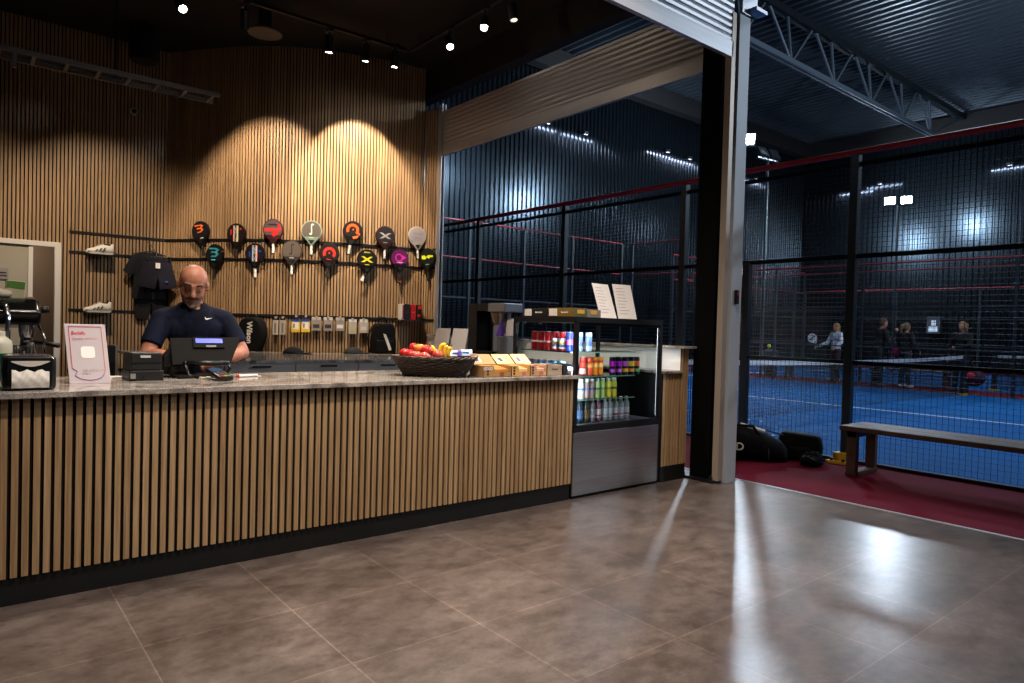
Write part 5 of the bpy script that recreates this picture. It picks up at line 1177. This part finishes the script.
b.loft([[A0.lerp(A1, k)+sd*(w*math.copysign(abs(math.cos(q))**.7, math.cos(q)))+ZZ*(h*(.5+.5*math.copysign(abs(math.sin(q))**.8, math.sin(q)))+.004*math.sin(9*k+3*q)) for q in [2*PI*i/20 for i in range(20)]] for k, w, h in R_]); b.done('bag_body', BAGC, t, True)
b = B(); b.tube([A0.lerp(A1, .05+.9*i/12)+sd*.02+ZZ*(.375-.0*i-.17*max(0, (i/12-.35))) for i in range(13)], .007, 6); b.done('zip', mat('zip black'), t, True)
b = B()
for q_ in (.2, .78): b.tube([A0.lerp(A1, q_)+sd*.222*(1 if q_ < .5 else .9)*math.cos(w_)+ZZ*(.005+(.37 if q_ < .5 else .272)*max(0, math.sin(w_))**.8) for w_ in [PI*i/16 for i in range(17)]], .006, 5)
b.done('seam_piping', mat('bag piping', '#26262a', .6), t, True)
b = B(); b.tube([A0.lerp(A1, .3)-sd*.18+ZZ*.25, A0.lerp(A1, .38)-sd*.13+ZZ*.36, A0.lerp(A1, .6)-sd*.12+ZZ*.35, A0.lerp(A1, .72)-sd*.17+ZZ*.2], .016, 8); b.done('strap', BAGC, t, True)
b = B(); b.obox(A0.lerp(A1, .6)-sd*.07+ZZ*.332-ZZ*.0, ax*.12-ZZ*.03, -sd*.016+ZZ*-.006, ZZ*.008); b.done('white_label', mat('white logo'), t)
text('HEAD', .11, A0.lerp(A1, .33)-sd*.24+ZZ*.15, ax, (ZZ*.95+sd*.3), mat('white logo'), t, bold=.002)
t = thing('soft_bag', 'black soft rucksack standing beside the sports bag at the fence', 'bag', (6.9, 3.5, 0))
b = B().prism([(-.21, 0), (.21, 0), (.22, .14), (.19, .26), (-.19, .28), (-.22, .12)], (6.98, 3.66, 0), V((.35, -.93, 0)).normalized(), ZZ, V((.93, .35, 0)).normalized()*-.18); b.bevel(.05, 4); b.done('bag_body', BAGC, t, rad(60))
b = B().prism([(-.11, .03), (.11, .03), (.11, .14), (-.11, .14)], (6.81, 3.60, 0), V((.35, -.93, 0)).normalized(), ZZ, V((.93, .35, 0)).normalized()*-.06); b.bevel(.02, 3); b.done('front_pocket', BAGC, t, rad(60))
t = thing('folded_jacket', 'crumpled black jacket lying in front of the rucksack', 'jacket', (6.6, 3.42, 0)); random.seed(4)
b = B(); b.ell((6.66, 3.38, .05), (.15, .10, .065), 24, 14)
for v_ in b.bm.verts: v_.co += V((random.uniform(-.014, .014), random.uniform(-.014, .014), random.uniform(-.014, .014)+.02*math.sin(v_.co.x*34)))
for v_ in b.bm.verts: v_.co.z = max(v_.co.z, .002)
b.done('cloth', dull(noisy('jacket cloth', '#06070c', '#0d0f18', (1, 1, 1), 10, .8)), t, True); b = B(); b.tube([(6.56, 3.42, .05), (6.60, 3.35, .03), (6.68, 3.31, .03), (6.78, 3.33, .04)], .03, 8); b.done('sleeve', mat('jacket cloth'), t, True)
p = at_x(933.5, 325, HX-.3); t = thing('lit_notice', 'small lit white notice on the far dark wall between the standing women', 'notice', p); B().box((HX-.3, p.y-.26, p.z-.36), (HX-.04, p.y+.26, p.z+.36)).done('board', mat('notice dark', '#3a4048', .6), t)
b = B(); b.box((HX-.31, p.y-.08, p.z-.02), (HX-.30, p.y+.08, p.z+.2)); b.box((HX-.31, p.y-.16, p.z-.28), (HX-.30, p.y+.2, p.z-.06)); b.done('print', mat('notice lit', '#c8d4e4', .6, emit=.25, ecol='#c8d8f0'), t)
p = at_x(769, 346, 12.0); tag(B().ell(p, (.034, .034, .034)).done('tennis_ball', mat('ball yellow', '#c8e024', .7, emit=.0), None, True), 'yellow green ball in the air above the near court net', 'ball')
# ---------------------------------------------------------------- people
def fingers(b, wr, d, pn, k=1.0, curl=.5, side=1):
    """palm, four unequal bent fingers and a thumb from the side of the palm; d hand direction, pn palm normal"""
    d, pn = V(d).normalized(), V(pn).normalized(); s = d.cross(pn).normalized()*side; pn = (pn-d*pn.dot(d)).normalized()
    pc = wr+d*.05*k; b.obox(pc, d*.045*k, s*.036*k, pn*.012*k); b.ell(pc, (.03*k,)*3, 10, 7)
    for i, (o, L) in enumerate(((-.030, .062), (-.010, .074), (.011, .070), (.030, .055))):
        a = pc+d*.042*k+s*o*k; m_ = a+(d*math.cos(curl*.5)+pn*math.sin(curl*.5)).normalized()*L*.5*k; e = m_+(d*math.cos(curl*1.5)+pn*math.sin(curl*1.5)).normalized()*L*.5*k
        b.cap(a, m_, .0095*k, .0088*k, 8); b.cap(m_, e, .0088*k, .0075*k, 8)
    a = pc-d*.02*k-s*.034*k; m_ = a+(d*.6-s*.75+pn*.3).normalized()*.04*k; b.cap(a, m_, .012*k, .010*k, 8); b.cap(m_, m_+(d*.9-s*.2+pn*.4).normalized()*.03*k, .010*k, .008*k, 8)
def head(b, hc, f, u, k=1.0, beard=False):
    f = f.normalized(); r = f.cross(u).normalized(); u = r.cross(f); X = Mx((r, f, u)).transposed()
    P = lambda x, y, z: hc+(r*x+f*y+u*z)*k
    E_ = lambda x, y, z, a, c, e: b.ell(P(x, y, z), (a*k, c*k, e*k), 18, 12, X)
    E_(0, -.012, .035, .080, .096, .086); E_(0, .025, -.03, .068, .068, .082); E_(0, .032, -.083, .053, .052, .036); E_(0, -.02, -.02, .070, .075, .08)
    b.cap(P(0, .088, .012), P(0, .106, -.028), .010*k, .014*k, 10); E_(0, .096, -.034, .018, .012, .010)
    for s in (-1, 1):
        b.cap(P(s*.012, .086, .028), P(s*.048, .070, .030), .0095*k, .008*k, 8); E_(s*.084, -.008, -.008, .010, .021, .033); E_(s*.036, .060, -.035, .022, .022, .022)
        E_(s*.030, .078, .006, .0145, .010, .011)
    E_(0, .083, -.066, .026, .014, .007); E_(0, .080, -.078, .024, .014, .008); E_(0, .078, -.105, .022, .016, .016)
    return P, X
def cap_chain(b, P, R):
    for i in range(len(P)-1): b.cap(P[i], P[i+1], R[i], R[i+1], 14)
def person(label, base, J, mats, f, u, vox=.012, k=1.0, sleeve='long', hands=None, headk=1.0, beard=False, hair=None, group=None):
    """J: head, neck, sh, el, wr (pairs), chest, pelvis, kn, an (pairs)"""
    t = thing('person', label, 'person', base, 0, group); skin, shirt, pants, hairm, shoem = mats
    J = {q: ([V(x) for x in v] if isinstance(v, (list, tuple)) and hasattr(v[0], '__len__') else V(v)) for q, v in J.items()}
    shl, shr = J['sh']; across = (shl-shr).normalized(); up = (J['chest']-J['pelvis']).normalized(); fr = across.cross(up).normalized()
    if fr.dot(f) < 0: fr = -fr
    TX = Mx((across, fr, up)).transposed()
    def torso(b, g=0.0):
        hw = (shl-shr).length/2
        b.ell(J['chest']+up*.05*k, (hw*.80+g, .115*k+g, .17*k+g), 20, 12, TX); b.ell(J['chest']*.5+J['pelvis']*.5, (hw*.70+g, .118*k+g, .20*k+g), 20, 12, TX); b.ell(J['pelvis'], (hw*.74+g, .115*k+g, .13*k+g), 20, 12, TX)
        for q in J['sh']: b.cap(J['neck']-up*.05*k, q, .046*k+g, .054*k+g, 12)
        for s, q in ((1, shl), (-1, shr)): b.ell(J['chest']+across*s*hw*.42+fr*.055*k+up*.04*k, (.085*k+g, .045*k+g, .075*k+g), 14, 9, TX)
    b = B(); torso(b); hc = J['head']; Pf, X = head(b, hc, f, u, headk, beard)
    b.cap(J['neck']-up*.03*k, hc-u.normalized()*.05*headk-f.normalized()*.02, .062*k, .056*k, 14)
    for i in (0, 1):
        cap_chain(b, [J['sh'][i], J['sh'][i].lerp(J['el'][i], .45), J['el'][i]], [.056*k, .054*k, .042*k]); cap_chain(b, [J['el'][i], J['el'][i].lerp(J['wr'][i], .35), J['wr'][i]], [.042*k, .044*k, .028*k])
        d, pn, curl = hands[i] if hands else ((J['wr'][i]-J['el'][i]), -across*(1 if i == 0 else -1), .6)
        fingers(b, J['wr'][i], d, pn, k, curl, 1 if i == 0 else -1)
        hip = J['pelvis']+across*(.09*k if i == 0 else -.09*k)-up*.05*k
        cap_chain(b, [hip, J['kn'][i], J['an'][i]], [.085*k, .056*k, .040*k]); b.cap(J['an'][i]-ZZ*.03*k, J['an'][i]+fr*.12*k-ZZ*.045*k, .035*k, .028*k)
    me = remesh(b, vox, 3); body = link('body', me, skin, t, True)
    # clothing
    b = B(); torso(b, .012*k)
    for i in (0, 1):
        e = J['sh'][i].lerp(J['el'][i], .74) if sleeve == 'short' else None
        if sleeve == 'short': cap_chain(b, [J['sh'][i], J['sh'][i].lerp(J['el'][i], .4)], [.066*k, .066*k]); b.cyl(J['sh'][i].lerp(J['el'][i], .4), e, .066*k, .064*k, 16)
        else: cap_chain(b, [J['sh'][i], J['el'][i], J['wr'][i]], [.068*k, .055*k, .040*k])
    me = remesh(b, vox, 4)
    # neckline opening
    bm = bmesh.new(); bm.from_mesh(me); nk = J['neck']+up*.005*k
    dl = [q for q in bm.verts if (q.co-nk).dot(up) > -.005*k and ((q.co-nk)-up*(q.co-nk).dot(up)).length < .066*k] + [q for q in bm.verts if (q.co-(nk+fr*.075*k-up*.01*k)).length < .03*k]
    bmesh.ops.delete(bm, geom=list(set(dl)), context='VERTS'); bm.to_mesh(me); bm.free()
    sh = link('top', me, shirt, t, True)
    b = B(); b.ell(J['pelvis']-up*.02, ((shl-shr).length*.37+.016, .12*k+.012, .13*k), 18, 10, TX)
    for i in (0, 1):
        hip = J['pelvis']+across*(.09*k if i == 0 else -.09*k)-up*.05*k; cap_chain(b, [hip, J['kn'][i], J['an'][i]+ZZ*.03], [.098*k, .072*k, .058*k])
    link('trousers', remesh(b, vox*1.2, 3), pants, t, True)
    for i in (0, 1):
        b = B(); a = J['an'][i]; b.cap(a-ZZ*.035*k-fr*.03, a+fr*.15*k-ZZ*.045*k, .045*k, .036*k); b.ell(a-ZZ*.05*k+fr*.05, (.045*k, .045*k, .03*k)); link('shoe', remesh(b, .012, 2), shoem, t, True)
    return t, body, sh, Pf, X, fr, across, up
NAVYT = dull(noisy('navy jersey', '#0b0f20', '#10152b', (1, 1, 1), 14, .8))
# --- the man behind the counter
hc = at_y(193, 285, 4.69); f = V((-.19, -.87, -.44)).normalized(); u0 = V((.0, -.42, .9)); 
SHZ_ = 1.335
J = dict(head=hc, neck=(1.205, 4.775, 1.395), sh=[(1.025, 4.78, 1.285), (1.40, 4.76, 1.29)], el=[(.925, 4.70, 1.065), (1.50, 4.68, 1.075)], wr=[(1.10, 4.545, 1.045), (1.305, 4.50, 1.045)],
         chest=(1.21, 4.80, 1.19), pelvis=(1.22, 4.86, .90), kn=[(1.11, 4.83, .49), (1.33, 4.83, .49)], an=[(1.10, 4.88, .085), (1.34, 4.88, .085)])
J = {q: v for q, v in J.items()}
SK = noisy('man skin', '#ab765f', '#9a5f4a', (1, 1, 1), 16, .48)
t, body, shirt, Pf, X, fr, ac, up = person('bald bearded man in a navy sports shirt looking down behind the till', (1.22, 4.86, 0), J, (SK, NAVYT, mat('dark trousers', '#14151c', .8), SK, mat('dark shoe', '#101012', .6)), f, u0, vox=.0072, sleeve='short',
    hands=[((.75, -.55, -.25), (0, -.2, -1), .7), ((-.75, -.55, -.25), (0, -.2, -1), .7)], headk=1.05)
# beard, brows and lips coloured by place on the face
BEARD = noisy('grey stubble', '#6b5850', '#8d7a6e', (1, 1, 1), 120, .7); MOUS = mat('dark moustache', '#3a2a24', .8); LIP = mat('lip', '#74483e', .6)
body.data.materials.append(BEARD); body.data.materials.append(MOUS); body.data.materials.append(LIP)
Xi = X.transposed(); off = WM['person']
for p_ in body.data.polygons:
    q = Xi @ ((off @ p_.center)-hc)/1.05
    if q.length > .16: continue
    if q.y > .015 and -.125 < q.z < -.052 and abs(q.x) < .07 and q.y > .03-(q.z+.05)*.2: p_.material_index = 1
    if q.y > .075 and -.062 < q.z < -.047 and abs(q.x) < .034: p_.material_index = 2
    if q.y > .082 and -.080 < q.z < -.064 and abs(q.x) < .022: p_.material_index = 3
for s in (-1, 1):
    b = B(); b.tube([Pf(s*.014, .096, .036), Pf(s*.032, .092, .041), Pf(s*.050, .076, .036)], [.006, .0068, .004], 6); b.done('eyebrow', mat('eyebrow', '#3a2a22', .8), t, True)
    b = B(); b.ell(Pf(s*.030, .070, .004), (.0115, .0115, .0115), 12, 8); b.done('eye', mat('eye white', '#d8d0c8', .3), t, True)
    b = B(); b.tube([Pf(s*.017, .089, -.002), Pf(s*.030, .0905, -.006), Pf(s*.044, .081, -.002)], .0024, 5); b.done('eyelid_line', mat('eyebrow'), t, True)
shirt.data.materials.append(dull(noisy('dark navy panel', '#070a18', '#0a0e20', (1, 1, 1), 14, .8)))
for p_ in shirt.data.polygons:
    q = WM['person'] @ p_.center; h_ = q.z-1.235
    if q.y < 4.78 and h_ > 0 and abs(q.x-1.205) < h_*.75: p_.material_index = 1
# white tick mark on the chest
dg = bpy.context.evaluated_depsgraph_get(); 
def on_shirt(px, py):
    inv = WM[shirt.name].inverted(); o_ = inv @ EYE; d_ = ray(px, py).normalized(); ok, loc, no, i_ = shirt.ray_cast(o_, d_, depsgraph=dg); return (WM[shirt.name] @ loc, no) if ok else (at_y(px, py, 4.66), -YY)
dg.update()
pts = []
c0, n0 = on_shirt(208.3, 318.6)
e1 = V((1, .0, 0)); e1 = (e1-n0*e1.dot(n0)).normalized(); e2 = n0.cross(e1); 
if e2.z < 0: e2 = -e2
SW = [(-.026, .010), (-.0245, -.002), (-.018, -.009), (-.008, -.008), (.034, .008), (-.008, .001), (-.016, -.0005), (-.020, .004)]
def drop(x, y):
    q = c0+e1*x+e2*y; inv = WM[shirt.name].inverted(); ok, loc, no, i_ = shirt.closest_point_on_mesh(inv @ q, depsgraph=dg) if False else shirt.ray_cast(inv @ (q+n0*.05), -n0, depsgraph=dg); return (WM[shirt.name] @ loc if ok else q)+n0*.003
b = B(); vs = [b.v(drop(x, y)) for x, y in SW]
for tri in ((0, 1, 7), (1, 2, 7), (2, 6, 7), (2, 3, 6), (3, 5, 6), (3, 4, 5)): b.f([vs[i] for i in tri])
b.done('tick_mark', mat('white tick', '#dcdce0', .6), t)
# --- players between the courts
def simple(label, x, y, h, yaw, mats, arms, hair, sleeve='long', lean=0.0, tilt=0.0):
    k = h/1.75; F_ = V((math.sin(yaw), -math.cos(yaw), 0)); A_ = V((math.cos(yaw), math.sin(yaw), 0)); o = V((x, y, 0))
    W = lambda a, c, z: o+A_*a*k+F_*c*k+ZZ*z*k
    ln = lean
    J = dict(head=W(0, .02+ln*1.5, 1.635), neck=W(0, ln*1.25, 1.49), sh=[W(.19, ln*1.2, 1.43), W(-.19, ln*1.2, 1.43)], chest=W(0, ln*.9, 1.27), pelvis=W(0, 0, .96), kn=[W(.11, .03, .5), W(-.12, .0, .5)], an=[W(.13, 0, .085), W(-.15, -.02, .085)],
             el=[W(*arms[0][0]), W(*arms[1][0])], wr=[W(*arms[0][1]), W(*arms[1][1])])
    f_ = (F_-ZZ*(.12+tilt)).normalized(); t, body, top, Pf, X, fr, ac, up = person(label, (x, y, 0), J, mats, f_, ZZ+f_*.1, vox=.018, k=k, sleeve=sleeve, headk=k)
    hm, style = hair; b = B(); b.ell(Pf(0, -.02, .045), (.084*k, .098*k, .088*k), 18, 12, X); b.ell(Pf(0, -.05, -.02), (.08*k, .07*k, .09*k), 16, 10, X)
    if style == 'tail': b.cap(Pf(0, -.11, .05), Pf(0, -.17, .02), .04*k, .045*k); b.cap(Pf(0, -.17, .02), Pf(0, -.17, -.17), .048*k, .02*k)
    if style == 'long': b.cap(Pf(0, -.08, .0), Pf(0, -.10, -.18), .065*k, .04*k)
    link('hair', remesh(b, .012, 3), hm, t, True); return t, J, k
FS = noisy('player skin', '#b5806a', '#a87058', (1, 1, 1), 10, .5); DK = noisy('black sportswear', '#0b0c10', '#13141a', (1, 1, 1), 9, .8); WS = noisy('white shirt', '#c4ccd8', '#d4dae4', (1, 1, 1), 9, .8)
BLOND = mat('blond hair', '#8a7048', .6); BRN = mat('brown hair', '#4a3426', .6); SHW = mat('white trainers', '#c8ccd4', .6)
t1, J1, k1 = simple('woman in a white shirt holding a racket beyond the net', 20.0, at_x(835, 374, 20.0).y, 1.68, rad(-118), (FS, WS, mat('maroon shorts', '#3a2028', .8), BLOND, SHW), [[(.30, .05, 1.18), (.26, .22, 1.02)], [(-.28, .08, 1.16), (-.42, .30, 1.04)]], (BLOND, 'long'))
v_ = V((-.24, .55, .8)).normalized(); w_ = V((-.9, -.43, 0)); w_ = (w_-v_*w_.dot(v_)).normalized(); Mr = frame(V(J1['wr'][1])+v_*.29+w_*.03, v_.cross(w_), v_)
racket('pale racket held by the woman in white', 0, 0, 0, '#9aa2ac', '#c8ccd4', '#20242a', [('band', '#3a4450', R, R, 0, 0)], Mx0=Mr, grp=None)
y2 = at_x(877, 386, 19.3).y
simple('man in dark clothes gesturing with one hand beyond the net', 19.3, y2, 1.82, rad(48), (FS, DK, mat('dark trousers'), BRN, mat('grey trainers', '#6a6c74', .6)), [[(.26, .10, 1.14), (.12, .34, 1.22)], [(-.26, .12, 1.14), (-.05, .40, 1.42)]], (BRN, 'short'), lean=.06)
y3 = at_x(904, 386, 19.4).y
simple('woman in a black top turned to the man, hair tied back', 19.4, y3, 1.70, rad(62), (FS, DK, mat('grey leggings', '#2a2e38', .8), BRN, SHW), [[(.27, .05, 1.14), (.20, .25, .98)], [(-.27, .04, 1.14), (-.20, .24, .98)]], (mat('light brown hair', '#6a5238', .6), 'tail'))
y4 = at_x(960, 391, 19.2).y
simple('woman with blond ponytail in dark clothes standing at the net post', 19.2, y4, 1.74, rad(-105), (FS, DK, mat('dark trousers'), BLOND, mat('dark shoe')), [[(.25, .10, 1.16), (.02, .26, 1.10)], [(-.28, .02, 1.16), (-.30, .06, .88)]], (BLOND, 'tail'))
p = at_x(973.5, 378, 19.25); t = thing('sports_bag', 'dark purple bag with bright pink patch hanging beside the ponytailed woman', 'bag', p-ZZ*.2); b = B().ell(p, (.12, .26, .2), 18, 12); b.done('bag_body', mat('purple bag', '#3a1038', .6), t, True)
b = B().ell(p+V((-.11, .05, .06)), (.03, .12, .07)); b.done('pink_patch', mat('pink patch', '#e0304a', .5), t, True); b = B(); b.tube([p+V((0, .12, .16)), p+V((0, .05, .38)), p+V((0, -.1, .17))], .015, 6); b.done('strap', mat('purple bag'), t, True)
p = at_x(897, 352, 19.75); t = thing('towel', 'pink towel in front of the woman in the black top', 'towel', p); b = B().box((p.x-.05, p.y-.14, p.z-.10), (p.x+.05, p.y+.14, p.z+.10)); b.bevel(.03, 3); b.done('cloth', mat('pink cloth', '#c0307a', .8), t, rad(60))
# ---------------------------------------------------------------- light
WARM = (1, .79, .56); WARM2 = (1, .85, .69); COOL = (.72, .86, 1)
def W_(px, py, off=0): return wall_hit(px, py, off)[0]
# kiosk track: scallops on the curved wall
for (i, tgt, pw, ang, bl) in ((2, W_(355, 190), 620, 62, .35), (7, W_(268, 205), 480, 60, .5), (1, W_(318, 260), 160, 60, .8), (3, W_(420, 260), 170, 60, .8)):
    spot('track_and_added_lamp', LP[i], tgt, pw, ang, bl, WARM, .03)
spot('track_and_added_lamp', (1.2, 8.2, 4.4), (1.5, 10.1, 1.4), 300, 70, .8, WARM, .04)
spot('track_and_added_lamp', (.0, 8.2, 4.4), (.2, 10.1, 1.2), 140, 70, .8, WARM, .04)
# lamps that light the counter, the man and the lobby floor
spot('track_and_added_lamp', LP[0], (1.2, 4.7, 1.2), 230, 50, .8, WARM2, .05)
spot('track_and_added_lamp', LP[5], (2.6, 4.0, .95), 320, 60, .8, WARM2, .05)
spot('track_and_added_lamp', (.9, 7.6, 4.5), (4.7, 5.9, 1.1), 420, 34, .7, WARM2, .05)  # unseen lamp without fixture, added to brighten the brewer's back plate
spot('track_and_added_lamp', LP[4], (4.7, 6.4, 1.2), 200, 60, .8, WARM2, .05)
spot('track_and_added_lamp', LP[6], (4.3, 4.6, 1.2), 170, 65, .8, WARM2, .05)
spot('track_and_added_lamp', LP[1]-ZZ*.02, (3.0, 6.9, .9), 150, 70, .8, WARM2, .05)
for x, y, tx, ty, pw in ((.9, 4.2, 1.2, 2.9, 130), (2.0, 4.2, 2.2, 2.9, 290), (3.1, 4.2, 3.1, 2.9, 260), (.8, 2.3, 1.1, 3.6, 330), (2.2, 2.3, 2.4, 3.6, 420), (3.6, 2.4, 3.5, 3.4, 260), (1.9, 1.3, 2.2, 2.6, 170), (3.0, 1.4, 3.0, 2.5, 90)):
    spot('lobby_lamp', (x, y, 4.7), (tx, ty, .3), pw, 85, .8, WARM2, .06)
spot('warm_lamp', (3.4, 5.6, 4.4), (5.1, 5.4, 3.8), 8, 110, .9, WARM, .05)
point('corridor_lamp', (.4, 10.7, 2.2), 14, WARM2, .1)
# hall floodlights: heads in view, masts outside the frame, and lamps added for walls and roof
def flood(p, aim, pw, ang=115): return spot('flood_and_added_lamp', p, aim, pw, ang, .6, COOL, .22)
d0 = d = (V((8, 2.5, .3))-FL[0]).normalized(); flood(FL[0]+d*.12+ZZ*.18, (8, 2.5, .3), 900)
d = (V((6, 2, 0))-FL[1]).normalized(); flood(FL[1]+d*.12+ZZ*.18, (6, 2, 0), 2600)
flood((13, -4.0, 6.4), (5.4, 3.4, 1.9), 1500, 80)
flood((f3.x, f3.y+.12, 6.78), (f3.x-1, HY, 4.6), 2600, 165); flood(FL[0]-d0*.32+ZZ*.16, (HX, FL[0].y-1, 4.5), 1300, 165); flood((7.4, 11.2, 6.2), (13, HY, 4.5), 700); flood((19.4, -3.5, 6.3), (30, 9, 3), 900); flood((26, 14.5, 6.3), (HX, 9, 5), 1500)  # the last one is added near the side wall, with no mast
flood((12.5, 14.2, 6.4), (11, HY, 5.0), 1600, 100); spot('flood_and_added_lamp', (18.4, .4, 6.2), (17, 6, HZ), 2300, 160, .6, COOL, .25); area('hall_fill', (15, 3, 9.6), (15, 3, 0), 700, 3, 6, COOL)  # all added: mastless wall flood, upward roof light, overhead fill for ambient light
for p, nn in WL: area('wall_lamp_beam', p-nn*.08-ZZ*.08, p-nn*.3-ZZ*.4, 26, 1.5, .05, (.86, .84, 1))
w = bpy.data.worlds.new('world'); S.world = w; w.use_nodes = True
w.node_tree.nodes['Background'].inputs['Color'].default_value = (.5, .6, .8, 1); w.node_tree.nodes['Background'].inputs['Strength'].default_value = .004
S.view_settings.view_transform = 'Standard'; S.view_settings.look = 'None'; S.view_settings.gamma = 1; S.view_settings.use_curve_mapping = False
S.view_settings.exposure = 0.0
S.cycles.use_denoising = True; S.cycles.max_bounces = 7; S.cycles.transparent_max_bounces = 24; S.cycles.sample_clamp_indirect = 4; S.cycles.caustics_reflective = False; S.cycles.caustics_refractive = False

# lettering becomes plain mesh
dg = bpy.context.evaluated_depsgraph_get(); dg.update()
for o in [o for o in COL.objects if o.type == 'FONT']:
    me = bpy.data.meshes.new_from_object(o.evaluated_get(dg)); n_, p_, m_ = o.name.split('.')[0], o.parent, o.matrix_basis.copy()
    bpy.data.objects.remove(o)
    q = bpy.data.objects.new(n_, me); COL.objects.link(q); q.parent = p_; q.matrix_basis = m_
